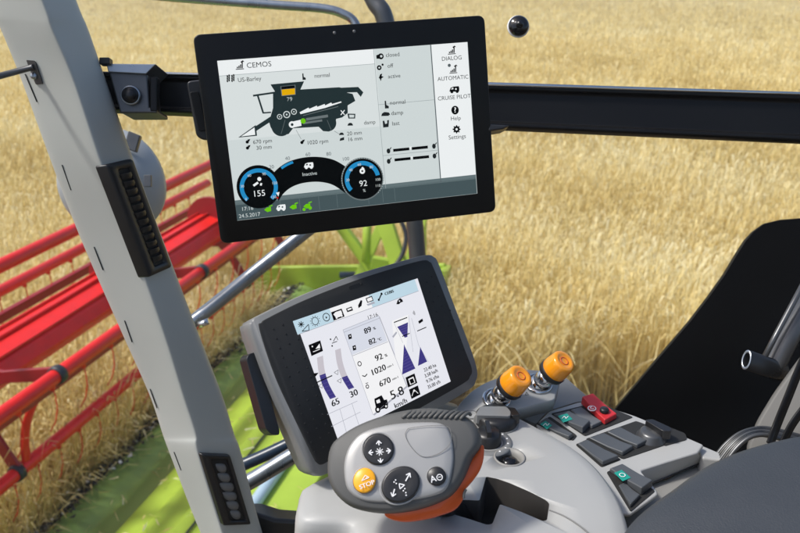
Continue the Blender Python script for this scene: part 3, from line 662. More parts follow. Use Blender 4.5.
a.disc(292, 124.6, 3.3, 'e_white', 9); a.disc(292, 124.6, 1.4, 'e_dark', 10); a.poly([(292.5, 121.6), (300.6, 119.8), (301.4, 125.8), (293, 127.6)], 'e_white', 8); a.disc(303, 121, 2.6, 'e_green', 10)
a.line(340.6, 110.4, 344.4, 114.8, .9, 'e_white', 8); a.line(344.4, 110.2, 340.6, 115, .9, 'e_white', 8)
a.poly([(347.2, 113.6), (355.2, 113.8), (355, 118.6), (348.2, 118.6)], 'e_dark', 7); a.poly([(348.9, 114.8), (354, 114.9), (353.8, 117.5), (349.3, 117.6)], 'e_bg', 8)
for l in ((285, 120, 281, 134), (327, 120, 331, 130), (296, 130, 301, 139), (334, 131, 339, 134)): a.line(*l, .35, 'e_mid', 8)
# dials
a.disc(258.6, 186.8, 21.6, 'e_black', 7, 40); a.arc(258.8, 187.2, 14.8, 18.8, -48, 222, 'e_blue', 8, 36)
a.disc(362.3, 179, 21.4, 'e_mid', 7, 40); a.disc(362.3, 179, 20.2, 'e_black', 8, 40); a.arc(362.3, 179, 13.8, 18, 8, 218, 'e_blue', 9, 36)
for j in range(40): 
    t = R(-40+j*6.6); a.disc(362.3+20.8*math.cos(t), 179-20.8*math.sin(t), .35, 'e_bg', 9, 6)
T('155', 259, 193.5, 6.2, 'e_white'); a.k0 = 0; a.text('92', 363, 183.5, 6.0, 'e_white', 10); a.text('%', 364, 190.5, 3.0, 'e_bg', 10)
a.text('155', 259, 193.5, 6.2, 'e_white', 10)
for s_, x, y in (('0', 246, 199.2), ('30', 242.3, 186.3), ('60', 249.3, 175.5), ('90', 264, 174), ('120', 274.5, 183), ('150', 273.5, 197)): a.text(s_, x, y, 2.7, 'e_bg', 10)
for s_, x, y in (('20', 347.5, 180), ('40', 350.5, 170), ('60', 359, 164.6), ('80', 371, 167), ('100', 377.5, 179.5), ('110', 377.6, 185.6)): a.text(s_, x, y, 2.7, 'e_bg', 11)
a.poly([(275.8, 192.5), (279.4, 191.8), (278.3, 196.4)], 'e_white', 11); a.disc(277.4, 197.6, .9, 'e_red', 11)
a.disc(259.3, 178.9, 2.0, 'e_white', 10); a.line(253.4, 185.6, 258, 182.4, 2.2, 'e_white', 10); a.line(260.6, 185.4, 261.4, 183, 1.8, 'e_white', 10)
a.arc(362, 171, 1.0, 2.8, 0, 360, 'e_white', 11, 16); a.line(361.6, 167.2, 363.6, 169.2, 1.8, 'e_white', 11)
# the broad arch between the dials
P0, P1 = (272.5, 198.5), (347, 191.5)
outer = spline([Vector((x, y, 0)) for x, y in ((270, 176.5), (279, 167.5), (290, 161), (305, 157.3), (320, 157), (334, 160), (346, 167), (352, 173))], 6, False)
inner = spline([Vector((x, y, 0)) for x, y in ((278.5, 201), (283, 194), (290, 188), (299, 184), (310, 182), (321, 182), (333, 185), (345.5, 193.2))], 6, False)
for j in range(len(outer)-1): a.poly([(outer[j].x, outer[j].y), (outer[j+1].x, outer[j+1].y), (inner[j+1].x, inner[j+1].y), (inner[j].x, inner[j].y)], 'e_black', 6)
for j in range(7, 13): a.poly([(outer[j].x, outer[j].y+.8), (outer[j+1].x, outer[j+1].y+.8), (outer[j+1].x+1.3, outer[j+1].y+3.0), (outer[j].x+1.3, outer[j].y+3.0)], 'e_blue', 8)
a.text('Inactive', 309.5, 173.8, 3.5, 'e_bg', 8)
for x, y in ((267.8, 208.8), (293.2, 206.2), (307, 205.3)):
    a.poly([(x-3.8, y+1), (x-1, y-1.4), (x+3, y-2), (x+3.4, y+2), (x-.5, y+3.2)], 'e_green', 7); a.poly([(x+1, y-3), (x+4.6, y-4.2), (x+4.8, y-3), (x+1.4, y-2)], 'e_green', 7)
a.disc(304, 209.3, 1.6, 'e_green', 8); a.disc(310, 207.8, 1.8, 'e_green', 8)
a.build('display_picture', scr)
# sensor dots on the bezel
g_ = MB()
for x, y in ((334.3, 33), (354, 31.5)): g_.lathe(UP.px(x, y, .0012), UP.n, [(.0016, 0), (.0016, .0003), (0, .0003)], 'mid_grey', 14)
g_.build('sensors', mon)
# bracket gripping the rail behind, showing at the left edge
pl2 = Plane(P(197, 110, .868), UP.u, UP.n)
m = MB(); m.prism(rrect([pl2.px(*q) for q in ((186.3, 81.5), (212, 78), (221, 138), (205, 141), (196.5, 137))], .005, 4), -UP.n*.022, 'black_plastic'); br = m.build('bracket', mon, bevel=.003)
m = MB(); m.prism(rrect([pl2.px(*q, .0015) for q in ((189.6, 92), (199, 91), (207, 131), (199, 132))], .003, 4), -UP.n*.004, 'rail_black'); m.build('bracket_plate', br, bevel=.001)
m = MB(); m.tube([UP.px(345, 128, -.03), P(345, 112, .862)], .028, 'black_plastic', 20); m.build('mount', mon)
m = MB(); m.prism([P(488, 124, .845), P(510, 125.5, .845), P(503, 129, .845), P(488, 131.5, .845)], CF*.03, 'black_plastic'); m.build('bracket_foot', mon, bevel=.002)

# ================================================================== small lower terminal
LP = Plane(camP((-.02628, -.0958, -.85505)), C3((.7338, .2481, -.6324)), C3((.5999, .2002, .7746)))
LP.o = LP.o; ter = thing('terminal', 'smaller charcoal terminal with a tilted bright display, standing behind the joystick', 'terminal', LP.o)
outl = [(249.5, 330), (251, 321.5), (257, 316.5), (300, 296), (350, 276.5), (395, 263), (424, 255.3), (432, 257), (437, 264), (452, 304), (468, 346), (475.5, 370), (474, 382), (466, 391), (420, 418), (370, 446), (336, 467), (322, 475.5), (313, 474), (306, 466), (290, 430), (268, 382)]
fo = spline([LP.px(x, y, .004) for x, y in outl], 4)
m = MB(); m.pillow(fo, LP.n, [(.93, -.034), (.985, -.028), (1.0, -.012), (1.0, -.004), (.992, .0)], 'rim_grey', 'black_plastic'); m.build('housing', ter)
inn = [(258, 330), (260, 323.5), (266, 319), (303, 301), (352, 282), (394, 268.5), (420, 261.5), (427, 263), (431, 269), (446, 307), (462, 350), (469, 369), (467, 377), (460, 384), (414, 410), (366, 437), (331, 458), (320, 464), (315, 462), (311, 456), (296, 425), (274, 378)]
fi = spline([LP.px(x, y, .0045) for x, y in inn], 4)
m = MB(); m.pillow(fi, LP.n, [(1.012, -.004), (1.004, .0), (.995, .0008)], 'bezel_charcoal'); bz = m.build('bezel', ter)
sc = [(292.7, 321.2), (414.6, 279.2), (447.6, 381.8), (334.6, 438.7)]
bl = .0056
scr2 = MB(); scr2.keep = True; sf = scr2.face([LP.px(x, y, bl) for x, y in sc], 'f_bg'); sf.normal_update()
if sf.normal.dot(LP.n) < 0: sf.normal_flip()
scr2 = scr2.build('screen', ter)
LA = Plane(LP.o+LP.n*bl, LP.u, LP.n); a = Art(LA)
m = MB()                                                          # dimples in the bezel beside the display
dm = []
for j in range(14):
    for i in range(3):
        f = j/13; bx, by = 271+i*9.5, 330-i*4.5; ex, ey = 312+i*9.5*.9, 452-i*4.5
        if i == 2 and j > 12: continue
        dm.append((bx+(ex-bx)*f-(6 if i == 2 else 0)*0, by+(ey-by)*f))
for j in range(10):
    for i in range(3): f = j/9; dm.append((424+i*5-2.5*i*0+(30)*f, 283-i*4+(88)*f-i*1.5))
def inside(x, y, q):
    c = False
    for (x0, y0), (x1, y1) in zip(q, q[1:]+q[:1]):
        if (y0 > y) != (y1 > y) and x < (x1-x0)*(y-y0)/(y1-y0)+x0: c = not c
    return c
for x, y in dm:
    if inside(x, y, inn) and not inside(x, y, [(288, 316), (418, 272), (452, 386), (334, 446)]): m.lathe(LP.px(x, y, .0053), LP.n, [(.0011, 0), (.0010, .00025), (0, .0001)], 'slot_dark', 10)
m.build('dimples', bz)
m = MB(); m.lathe(LP.px(359, 285, .0053), LP.n, [(.0016, 0), (.0014, .0005), (0, .0002)], 'slot_dark', 14)
m.prism(rrect([LP.px(x, y, .0055) for x, y in ((346, 287.5), (357, 283.6), (358.4, 287), (347.5, 291))], .002, 4), -LP.n*.001, 'slot_dark'); m.build('light_sensor', bz)
rectf2 = lambda x0, y0, x1, y1, m_, k=1: a.poly([H(x0, y0), H(x1, y0), H(x1, y1), H(x0, y1)], m_, k)
rectf2(0, 0, 1, .115, 'f_sky', 1); rectf2(.30, 0, .62, .115, 'f_white', 2); a.line(*H(0, .115), *H(1, .115), .6, 'f_line', 3)
def G(s, x, y, h, rot=0, bold=.26, w=1.2): a.text(s, x, y, h*1.12, 'f_ink', 8, wide=w, rot=rot, bold=bold)
# top icons
def star(x, y, r_): 
    for j in range(4): t = j*math.pi/4; a.line(x-math.cos(t)*r_, y-math.sin(t)*r_, x+math.cos(t)*r_, y+math.sin(t)*r_, .8, 'f_ink', 6)
star(300.6, 324.5, 3.2); 
for l in ((301.5, 331.5, 308, 324.5), (308, 324.5, 308.6, 330.5), (308.6, 330.5, 301.5, 331.5)): a.line(*l, .7, 'f_ink', 6)
a.arc(314.6, 321.2, 3.4, 4.1, 0, 360, 'f_ink', 6)
for j in range(12): t = j*math.pi/6; a.disc(314.6+4.6*math.cos(t), 321.2-4.9*math.sin(t), .5, 'f_ink', 6, 6)
a.arc(325.8, 317.3, 3.5, 4.3, 0, 360, 'f_ink', 6); a.disc(325.8, 317.6, 1.5, 'f_ink', 6, 3)
a.poly([(330.6, 312.4), (341.2, 308.6), (344.2, 316.6), (333.2, 320.8)], 'f_ink', 5); a.poly([(332.8, 314.5), (335, 312.2), (340.5, 310.4), (341.8, 314), (339.4, 317), (335.6, 317.8)], 'f_white', 6); a.disc(336, 317.8, 1.2, 'f_white', 7); a.disc(341, 315.8, 1.2, 'f_white', 7)
a.poly([(345.4, 308.8), (351, 306.6), (352.6, 310.5), (346.8, 312.4)], 'f_ink', 6); a.poly([(346.6, 309.3), (350.4, 307.9), (351.1, 309.3), (347.2, 310.8)], 'f_white', 7)
a.poly([(357.5, 305.6), (360.2, 300.2), (361.8, 300.8), (361, 306), (358, 308.4)], 'f_ink', 6)
a.poly([(365, 298.4), (371.3, 296.0), (373, 300.8), (366.8, 303)], 'f_ink', 6); a.poly([(366.1, 298.9), (370.8, 297.2), (372, 300.3), (367.2, 302)], 'f_white', 7); a.poly([(366, 304.4), (373.4, 301.6), (374.6, 303.4), (367.4, 306)], 'f_line', 6)
a.line(378.4, 299.8, 380.8, 294.4, 1.3, 'f_ink', 6); a.disc(378.2, 300, 1.2, 'f_ink', 6); a.disc(381, 294, 1.3, 'f_ink', 6)
G('CEBIS', 388.5, 292.8, 2.6); G('17:16', 371.8, 316.5, 3.4, bold=0)
a.poly([(395.8, 304.4), (397, 300.6), (399.5, 298.2), (401.6, 299.6), (402.6, 301.8), (400, 302.8), (398.5, 304.4)], 'f_ink', 6); a.disc(398.8, 301.3, .8, 'f_bg', 7)
# white card in the middle
card = [(342.4, 330), (378, 315.6), (406, 386), (372.5, 414.8)]
a.poly([(x+1.4, y+.9) for x, y in card], 'f_line', 3); a.poly(card, 'f_white', 4); a.poly([(342.4, 330), (378, 315.6), (387, 341), (351.6, 355)], 'f_panel', 5)
a.line(343.4, 332.4, 379, 318.2, .5, 'f_line', 6); a.line(351.8, 356, 387.4, 341.8, .6, 'f_line', 6)
for p, q in zip(card, card[1:]+card[:1]): a.line(*p, *q, .45, 'f_line', 6)
G('89', 367, 330.6, 5.0); G('%', 373.7, 328.6, 2.5); G('82', 371.6, 341.6, 5.0); G('°C', 378.8, 339.6, 2.5)
G('92', 378.2, 357.6, 5.4); G('%', 385.3, 355.6, 2.6); G('1020', 377.6, 370.3, 5.4); G('min-1', 389.6, 366.0, 2.0, bold=.1); G('670', 384.2, 382.2, 5.4); G('min-1', 394.6, 378.2, 2.0, bold=.1)
G('5.8', 396.3, 393.3, 8.0, bold=.22); G('km/h', 400.0, 403.3, 4.6, bold=.18)
for x, y in ((349.4, 336.6), (353.8, 347.8)): a.poly([(x-2, y-1.6), (x+1.2, y-2.8), (x+2, y+2), (x-1.2, y+3)], 'f_ink', 6); a.disc(x, y-.3, .7, 'f_white', 7)
a.arc(359, 363.8, 1.7, 2.6, 0, 360, 'f_ink', 6, 14); a.arc(366.8, 386.6, 1.2, 2.1, 0, 360, 'f_ink', 6, 14); a.line(365, 383.6, 367.6, 382.8, .7, 'f_ink', 6)
a.line(361.6, 375.6, 364.4, 376.6, 1, 'f_ink', 6); a.line(364.4, 376.6, 366.6, 374, 1, 'f_ink', 6)
# tractor pictogram
a.poly([(374, 401.5), (373.8, 398.8), (381, 395.2), (383.6, 400), (386.4, 399.4), (387.6, 404.5), (384, 408.4), (376, 410.4)], 'f_ink', 6); a.poly([(375.4, 400.6), (378.8, 399), (379.8, 402.4), (376.4, 403.6)], 'f_white', 7)
a.disc(377, 409.6, 3.3, 'f_ink', 8, 16); a.disc(377, 409.6, 1.5, 'f_white', 9, 12); a.disc(385.2, 406.3, 2.6, 'f_ink', 8, 16); a.disc(385.2, 406.3, 1.1, 'f_white', 9, 12)
# left: black tile, bars and numbers
a.poly([(308, 345.2), (319.8, 340.4), (322.6, 351), (311, 356.2)], 'f_ink', 5); a.line(312.5, 352, 319.4, 349.2, .7, 'f_white', 6); a.poly([(315, 349), (319, 343.6), (319.8, 348)], 'f_white', 6); a.disc(311.8, 346.6, .8, 'f_white', 6)
for l in ((331.4, 343.4, 336.6, 341.4), (332.8, 341.6, 335.6, 336.4), (335.6, 336.4, 337.4, 340.2)): a.line(*l, .7, 'f_ink', 6)
a.disc(330, 339.4, .9, 'f_ink', 6); a.disc(331.6, 346, .9, 'f_ink', 6)
def strip(pts, w_, split, ncell):
    q = spline([Vector((x, y, 0)) for x, y in pts], 8, False); n_ = len(q)-1
    for j in range(n_):
        dk = j >= split*n_; a.poly([(q[j].x, q[j].y), (q[j].x+w_, q[j].y-w_*.36), (q[j+1].x+w_, q[j+1].y-w_*.36), (q[j+1].x, q[j+1].y)], 'f_blue' if dk else 'f_pale', 5)
        if dk and j % 2: a.line(q[j].x+.5, q[j].y-.2, q[j].x+w_-.5, q[j].y-w_*.36+.1, .35, 'f_blue2', 6)
strip([(316.5, 357.8), (318.2, 372), (322.4, 386), (329.6, 399.2)], 6, .40, 12); strip([(334.6, 350.3), (336.6, 364), (341.2, 377.6), (348.2, 389.6)], 5.6, .66, 12)
a.line(316, 382.6, 331.6, 375.6, 1.1, 'f_ink', 7); a.poly([(312.8, 373.4), (318, 372.8), (314.6, 377)], 'f_ink', 7)
for x, y in ((335.6, 372.6), (338.6, 381), (320, 386)):
    for p, q in (((x-2.2, y), (x+2, y-2.6)), ((x+2, y-2.6), (x+1.6, y+2.2)), ((x+1.6, y+2.2), (x-2.2, y))): a.line(*p, *q, .4, 'f_ink', 7)
G('65', 334.8, 402.6, 5.6); G('30', 353.0, 393.7, 5.6)
for l in ((327, 414.5, 357, 401), (331, 426.5, 360, 412), (339.5, 409, 346, 432), (351.5, 403.5, 358.5, 425)): a.line(*l, .5, 'f_line', 4)
# right: two tall tapering gauges
a.poly([(389, 318.5), (416, 308.2), (430, 367), (398, 380)], 'f_bg', 3)
a.poly([(391.6, 321), (408.6, 314.4), (404, 372.5), (400.5, 374), (396, 368)], 'f_white', 4)
tri = [(401.6, 343), (414.6, 369.6), (402.6, 374.6)]
a.poly([(403.4, 344.6), (414.8, 368.6), (401.6, 374.6)], 'f_blue', 6); a.poly([(396.6, 327.0), (407.4, 322.4), (406.8, 337.0), (404.2, 337.8)], 'f_blue', 6)
a.poly([(419.6, 347), (426.6, 361.6), (417.4, 366)], 'f_blue', 6)
for j in range(9): f = j/9; a.line(403.4-1.8*f+.5, 346+28*f, 403.4+11*f, 344.6+24*f, .35, 'f_blue2', 7)
for j in range(4): f = j/4; a.line(397.8+5*f, 328.5+8*f, 407.2-.2*f, 324.6+11*f, .35, 'f_blue2', 7)
a.line(393.4, 322.6, 406.6, 317.6, 1.0, 'f_ink', 6); a.line(399, 334.8, 405.5, 332.2, .1, 'f_ink', 6); a.line(401.5, 336.6, 409, 333.4, .9, 'f_ink', 7); a.line(416.6, 331.2, 425.6, 327.3, .9, 'f_ink', 7)
for l in ((393.4, 322.6, 402.4, 343), (408, 315.4, 412.6, 352), (411, 318, 418, 345), (418, 345, 428, 362)): a.line(*l, .4, 'f_line', 5)
a.poly([(417.6, 321.4), (421.8, 318.6), (422.6, 321.2), (418.6, 324)], 'f_ink', 6); a.poly([(391.6, 336.6), (395.6, 331.6), (396.6, 333), (392.8, 338)], 'f_line', 6)
for j in range(3): a.arc(411.8, 313.6, 1.0+j*1.0, 1.5+j*1.0, -50, 40, 'f_ink', 6, 6)
for q in ([(405, 377.6), (414, 373.4), (416.8, 383), (407.6, 387.6)], [(408.4, 389.6), (417.4, 385.4), (420, 394.4), (411, 399)]): a.poly(q, 'f_ink', 5)
a.poly([(407.6, 379), (412.8, 376.6), (414.8, 382.6), (409.6, 385)], 'f_white', 6); a.poly([(408.6, 379.8), (412.2, 378.2), (413.8, 382.4), (410.2, 384)], 'f_ink', 7)
a.line(411.4, 396, 413.4, 389.6, .7, 'f_white', 6); a.line(413.4, 389.6, 417.6, 393.4, .7, 'f_white', 6); a.disc(413.3, 391, 1, 'f_white', 6)
for s_, x, y in (('23.40 ha', 429.2, 368.6), ('3.58 ha/h', 430.4, 374.2), ('9.76 t/ha', 431.8, 379.8), ('35.00 t/h', 433.2, 385.4)): G(s_, x, y-.8, 3.2, bold=.12, w=1.0)
a.build('display_picture', scr2)
pl3 = Plane(P(262, 392, .93), LP.u, LP.n)
m = MB(); m.prism(rrect([LP.px(*q, -.006) for q in ((249, 358), (252, 353), (260, 351), (283, 431), (282, 435), (274, 434), (269, 429))], .003, 4), -LP.n*.016, 'black_plastic'); m.build('side_grip', ter, bevel=.004)
m = MB(); m.tube([LP.px(395, 372, -.03), LP.px(400, 392, -.12), PH(450, 425, .56)], .028, 'mid_grey', 20); m.build('stalk', ter)

# ================================================================== control console
con = thing('control_console', 'light grey armrest console with orange knobs and rows of rocker switches', 'console', PH(560, 470, .75))
UPV = Vector((0, 0, 1))
HC = .500                                                         # crest of the shell below the eye
def lev(h): return Plane(PH(500, 420, h), Vector((1, 0, 0)), UPV)
# --- smooth main shell: a domed body seen from above, rounding over at the right and dropping to the left
sh = [(296, 492), (301, 484), (326, 471), (350, 452), (400, 425), (446, 407), (470, 399), (490, 403), (515, 411), (544, 425.6), (573, 442), (597, 461), (615, 483), (627, 505), (634, 530), (640, 565), (600, 610), (460, 640), (372, 575), (352, 534), (340, 524), (296, 519)]
L0 = lev(HC)
pts = spline([L0.px(x, y) for x, y in sh], 6)
m = MB(); m.pillow(pts, UPV, [(.98, -.16), (.99, -.05), (.997, -.028), (.990, -.014), (.970, -.005), (.94, -.0015), (.86, .001), (.7, .0025), (.45, .0035), (.2, .004), (.004, .004)], 'light_shell')
shell = m.build('shell', con, smooth=True)
# gate cut right through the shell
slot = [(486, 476.5), (497, 478.6), (510, 483), (530, 491.5), (546, 499.5), (549.5, 503), (547, 519.5), (543, 520.5), (520, 511), (500, 504), (492.5, 523.5), (487, 524.5), (470, 519), (445, 511.5), (446, 500), (466, 499.8), (479.5, 500.5)]
LS = lev(HC-.004)
def shp0(x, y): return lev(HC-.0035).px(x, y)
cb = MB(); q = [LS.px(x, y) for x, y in slot]; cb.prism([p+UPV*.03 for p in rrect(q, .0022, 3)], -UPV*.075, 'slot_wall'); lc = shp0(509.5, 457.3); cb.prism([lc+Vector((math.cos(2*math.pi*j/32), math.sin(2*math.pi*j/32), 0))*.0150+UPV*.02 for j in range(32)], -UPV*.05, 'slot_wall'); cut_o = cb.build('gate_cutter')
bo = shell.modifiers.new('gate', 'BOOLEAN'); bo.object = cut_o; bo.operation = 'DIFFERENCE'; bo.solver = 'EXACT'; bo.material_mode = 'TRANSFER'
dg = bpy.context.evaluated_depsgraph_get(); nm_ = bpy.data.meshes.new_from_object(shell.evaluated_get(dg), depsgraph=dg)
shell.modifiers.clear(); shell.data = nm_; bpy.data.objects.remove(cut_o)
m = MB(); m.face([p-UPV*.040 for p in q], 'slot_dark'); m.build('gate_floor', con)
m = MB(); m.tube(spline([L0.px(x, y, .0034) for x, y in ((549, 513), (566, 520), (585, 533), (600, 548))], 6, False), .0008, 'mid_grey', 6); m.build('joint_line', shell)
# lower body under the shell
LB = lev(HC+.055)
m = MB(); m.prism(rrect([LB.px(x, y, 0) for x, y in ((299, 521), (350, 523), (364, 534), (380, 580), (560, 620), (640, 560), (622, 515), (560, 440), (480, 425), (400, 440), (310, 490))], .012, 4), -UPV*.30, 'beige_shell'); m.build('base', con, bevel=.006)
m = MB(); m.tube([L0.px(327, 470, -.02), L0.px(336, 462, -.03)], .006, 'chrome', 14); m.build('pin', con)
# --- dial, thumb wheel and lock in the shell
def shp(x, y, k=0): return lev(HC-.0025).px(x, y, k)
E1 = cvec(1, 0, 0)
m = MB(); c = shp(496, 422); m.lathe(c, UPV, [(.0265, 0), (.0262, .0012), (.0235, .0014), (.0235, .0012)], 'mid_grey', 36); m.lathe(c, UPV, [(.0245, .001), (.0235, .010), (.019, .013), (0, .0135)], 'black_plastic', 36); kn = m.build('thumb_knob', con)
m = MB(); c2 = c; w_ = [c+E1*a+Vector((0, 1, 0))*b_ for a, b_ in ((-.026, -.011), (.014, -.013), (.016, -.003), (.012, .008), (-.018, .008))]
m.prism([p+UPV*.0165 for p in rrect(w_, .003, 4)], -UPV*.012, 'rim_grey'); m.prism([p+UPV*.016 for p in rrect([c2+E1*a+Vector((0, b_, 0)) for a, b_ in ((.0155, -.012), (.026, -.010), (.022, .006), (.0125, .007))], .003, 4)], -UPV*.012, 'black_plastic')
m.build('finger_grip', kn, bevel=.003)
c = shp(487.5, 442.5); m = MB(); m.lathe(c, UPV, [(.0275, 0), (.027, .0018), (.018, .0020), (.017, .0008)], 'rim_grey', 40); m.lathe(c, UPV, [(.0155, .0), (.0145, .012), (.011, .0155), (0, .016)], 'black_plastic', 32)
dl = m.build('dial', con); m = MB(); m.box(c+UPV*.017, E1*.0025, Vector((0, .012, 0)), UPV*.004, 'black_plastic')
for j in range(11):
    t = R(-60+j*24); m.box(c+UPV*.0021+(E1*math.cos(t)+Vector((0, 1, 0))*math.sin(t))*.0225, E1*.0010, Vector((0, .0010, 0)), UPV*.0002, 'white_print')
m.build('pointer', dl, bevel=.0008)
c = shp(509.5, 457.3); m = MB(); m.lathe(shp0(509.5, 457.3), UPV, [(.0170, -.002), (.0168, .0010), (.0152, .0014), (.0128, -.006), (.0122, -.012), (0, -.012)], 'beige_shell', 36); ck = m.build('lock_recess', con)
m = MB(); m.lathe(c-UPV*.010, UPV, [(.0095, 0), (.009, .006), (.006, .0085), (0, .009)], 'black_gloss', 28); m.build('lock_barrel', ck)
c = shp(471, 415); m = MB(); m.lathe(c, UPV, [(.010, 0), (.0098, .001), (.008, .0012), (.0062, -.003), (0, -.003)], 'mid_grey', 28); m.build('screw_cover', con)
# --- plate with the two orange knobs
KP = Plane(PH(520, 392, .489), Vector((1, 0, 0)), (UPV+Vector((0, -.25, 0))).normalized())
kp = [(456, 410), (468, 394), (485, 382.5), (505, 375.5), (525, 369.5), (545, 371), (557, 375), (560, 380), (556, 394), (553, 399.5), (535, 404), (513, 410), (490, 412), (470, 414)]
m = MB(); m.pillow(spline([KP.px(x, y) for x, y in kp], 4), KP.n, [(1.0, -.020), (1.0, -.003), (.99, -.0008), (.965, 0)], 'light_shell'); plate = m.build('knob_plate', con)
m = MB(); W1 = Plane(PH(560, 400, .524), Vector((1, 0, 0)), UPV); m.prism(rrect([W1.px(x, y) for x, y in ((500, 409), (525, 395), (556, 378), (566, 377.5), (592, 400.5), (576, 402), (548, 411), (536, 424))], .003, 3), -UPV*.06, 'mid_grey'); m.build('side_cheek', con, bevel=.003)
def okn(bx, by, tx, ty, r_):
    dep = .935; b0 = KP.px(bx, by, .001); ax = cvec((tx-bx)/FP, -(ty-by)/FP, 0)*dep; ax = (ax.normalized()*.74+(-CF)*.62).normalized()
    st = MB(); st.lathe(b0, KP.n, [(.0175, 0), (.017, .0025), (.0140, .003), (.0140, .0005)], 'chrome', 36); ky = st.build('rotary_knob', con)
    st = MB(); st.lathe(b0-ax*.006, ax, [(.0118, 0), (.0118, .010), (.0108, .0105), (.0108, .012), (.0116, .0125), (.0116, .024), (.010, .026)], 'chrome', 36); st.build('shaft', ky)
    b0 = b0+ax*.005; st = MB(); st.lathe(b0, ax, [(.0, .018), (r_*.86, .0185), (r_*1.04, .021), (r_*1.07, .026), (r_*1.0, .028)], 'black_plastic', 36); st.build('collar', ky)
    st = MB(); st.lathe(b0, ax, [(r_*.97, .0270), (r_*1.02, .0285), (r_*1.0, .034), (r_*.93, .0440), (r_*.91, .0468), (r_*.84, .0486), (r_*.64, .0490), (r_*.58, .0488), (r_*.50, .0480), (0, .0477)], 'orange_cap', 48); cp = st.build('cap', ky, smooth=True)
    p = Plane(b0+ax*.0478, cvec(1, .1, 0), ax); ar = MB(); ar.lathe(p.o, ax, [(r_*.34, 0), (r_*.34, .0006), (r_*.28, .0006), (r_*.28, 0)], 'orange_trim', 28); ar.build('embossed_ring', cp)
okn(496.5, 399.5, 517, 372, .0162); okn(538.5, 384.5, 560, 356, .0162)
ar = Art(KP, .0003)
for x, y in ((519, 397.5), (526.5, 394.5)): ar.line(x-1.6, y+1, x, y-2.2, .5, 'dark_print', 3); ar.line(x, y-2.2, x+1.8, y+.6, .5, 'dark_print', 3); ar.line(x-1.6, y+1, x+1.8, y+.6, .5, 'dark_print', 3)
ar.build('printed_marks', plate)
# --- switch panel
SP = Plane(PH(620, 440, .520), Vector((1, 0, 0)), (UPV+Vector((-.02, -.06, 0))).normalized())
fr = [(533, 420), (574, 384.5), (597, 404.5), (634.7, 416), (665, 429), (703, 443.5), (700, 456), (662, 468), (645, 477), (664, 494), (632, 520), (600, 500)]
fr = [(536, 424), (549, 411), (578, 402), (592, 401.5), (635, 415.5), (668, 429), (704, 444.5), (698, 452.5), (664, 463), (641, 470.5), (657, 490), (658, 494), (630, 514), (600, 512), (560, 470)]
m = MB(); m.prism(rrect([SP.px(x, y) for x, y in fr], .003, 4), -SP.n*.005, 'light_shell'); pan = m.build('switch_panel', con, bevel=.0022)
def well(q, nm='well'):
    m = MB(); m.prism(rrect([SP.px(x, y, .0010) for x, y in q], .0022, 3), -SP.n*.0009, 'bezel_charcoal'); return m.build(nm, pan)
well([(551, 414), (597, 402.8), (633, 417.5), (585, 436.5)]); well([(585.5, 439.5), (636, 421.5), (684, 439), (623, 459.5)]); well([(606.5, 472.5), (622, 467), (655, 491.5), (630.5, 512)])
well([(575.5, 445), (587.5, 439.8), (621, 460), (601.5, 467.5)]); well([(536, 424), (550, 417), (577, 436), (573, 441)])
def rocker(q, m_, nm='rocker_switch', lift0=.0035, lift1=.0065, icon=None, label=None, im='teal_icon', sign='line'):
    # q: far-left, far-right, near-right, near-left corners; the near end rides lift1 above the panel, the far end lift0
    lo = [SP.px(x, y, .001) for x, y in q]; hs_ = [lift0, lift0, lift1, lift1]
    hi = [SP.px(x, y, 0)+SP.n*h_ for (x, y), h_ in zip(q, hs_)]
    c_ = sum(hi, Vector())/4; hi = [c_+(p-c_)*.96 for p in hi]
    m = MB(); ridge_l = (hi[0]*.42+hi[3]*.58)-SP.n*.0012; ridge_r = (hi[1]*.42+hi[2]*.58)-SP.n*.0012
    v = [m.bm.verts.new(p) for p in lo+[hi[0], hi[1], ridge_r, hi[2], hi[3], ridge_l]]; i = m.mi(m_)
    for f in ((0, 1, 5, 4), (1, 2, 7, 6, 5), (2, 3, 8, 7), (3, 0, 4, 9, 8), (4, 5, 6, 9), (9, 6, 7, 8), (3, 2, 1, 0)): m.bm.faces.new([v[k] for k in f]).material_index = i
    o = m.build(nm, con, bevel=.0014, seg=3, angle=18)
    if label: o['label'] = label
    if icon:
        pn = (hi[1]-hi[0]).cross(ridge_l-hi[0]).normalized(); pn = pn if pn.dot(UPV) > 0 else -pn
        pp = Plane(hi[0], hi[1]-hi[0], pn); A_ = Art(pp, .0005); A_.keep = True
        if im == 'disc':
            x, y = icon; A_.disc(x, y, 4.6, 'white_print', 1.2, 24, 3.9); A_.disc(x, y, 3.5, 'switch_red', 2, 24, 2.9); A_.arc(x, y, 1.2, 2.0, 40, 320, 'white_print', 3, 12)
        else:
            A_.poly(icon, im, 1.2); cx = sum(p[0] for p in icon)/4; cy = sum(p[1] for p in icon)/4
            if sign == 'line': 
                for l in ((-3.2, 1.2, -.6, -1.4), (-.6, -1.4, .8, 1.2), (.8, 1.2, 3.2, -1.2)): A_.line(cx+l[0], cy+l[1], cx+l[2], cy+l[3], .7, 'white_print', 2.5)
            else:
                c0 = pp.px(cx, cy, .0012); A_.arc(cx, cy, 2.4, 3.2, 0, 360, 'white_print', 2.5, 20)
        A_.build('printed_icon', o)
    return o
rocker([(552.5, 416), (569, 412.5), (590, 427), (582.5, 434.5)], 'switch_grey', icon=[(557.8, 416.3), (567, 413.8), (572.6, 419.6), (563, 423)], label='dark rocker switch with a green picture at its far end, beside the red one', lift1=.010)
rocker([(570, 411.5), (581, 408.5), (602, 425), (591.5, 430)], 'switch_light', lift1=.006, label='plain grey rocker between the green-marked and the red switch')
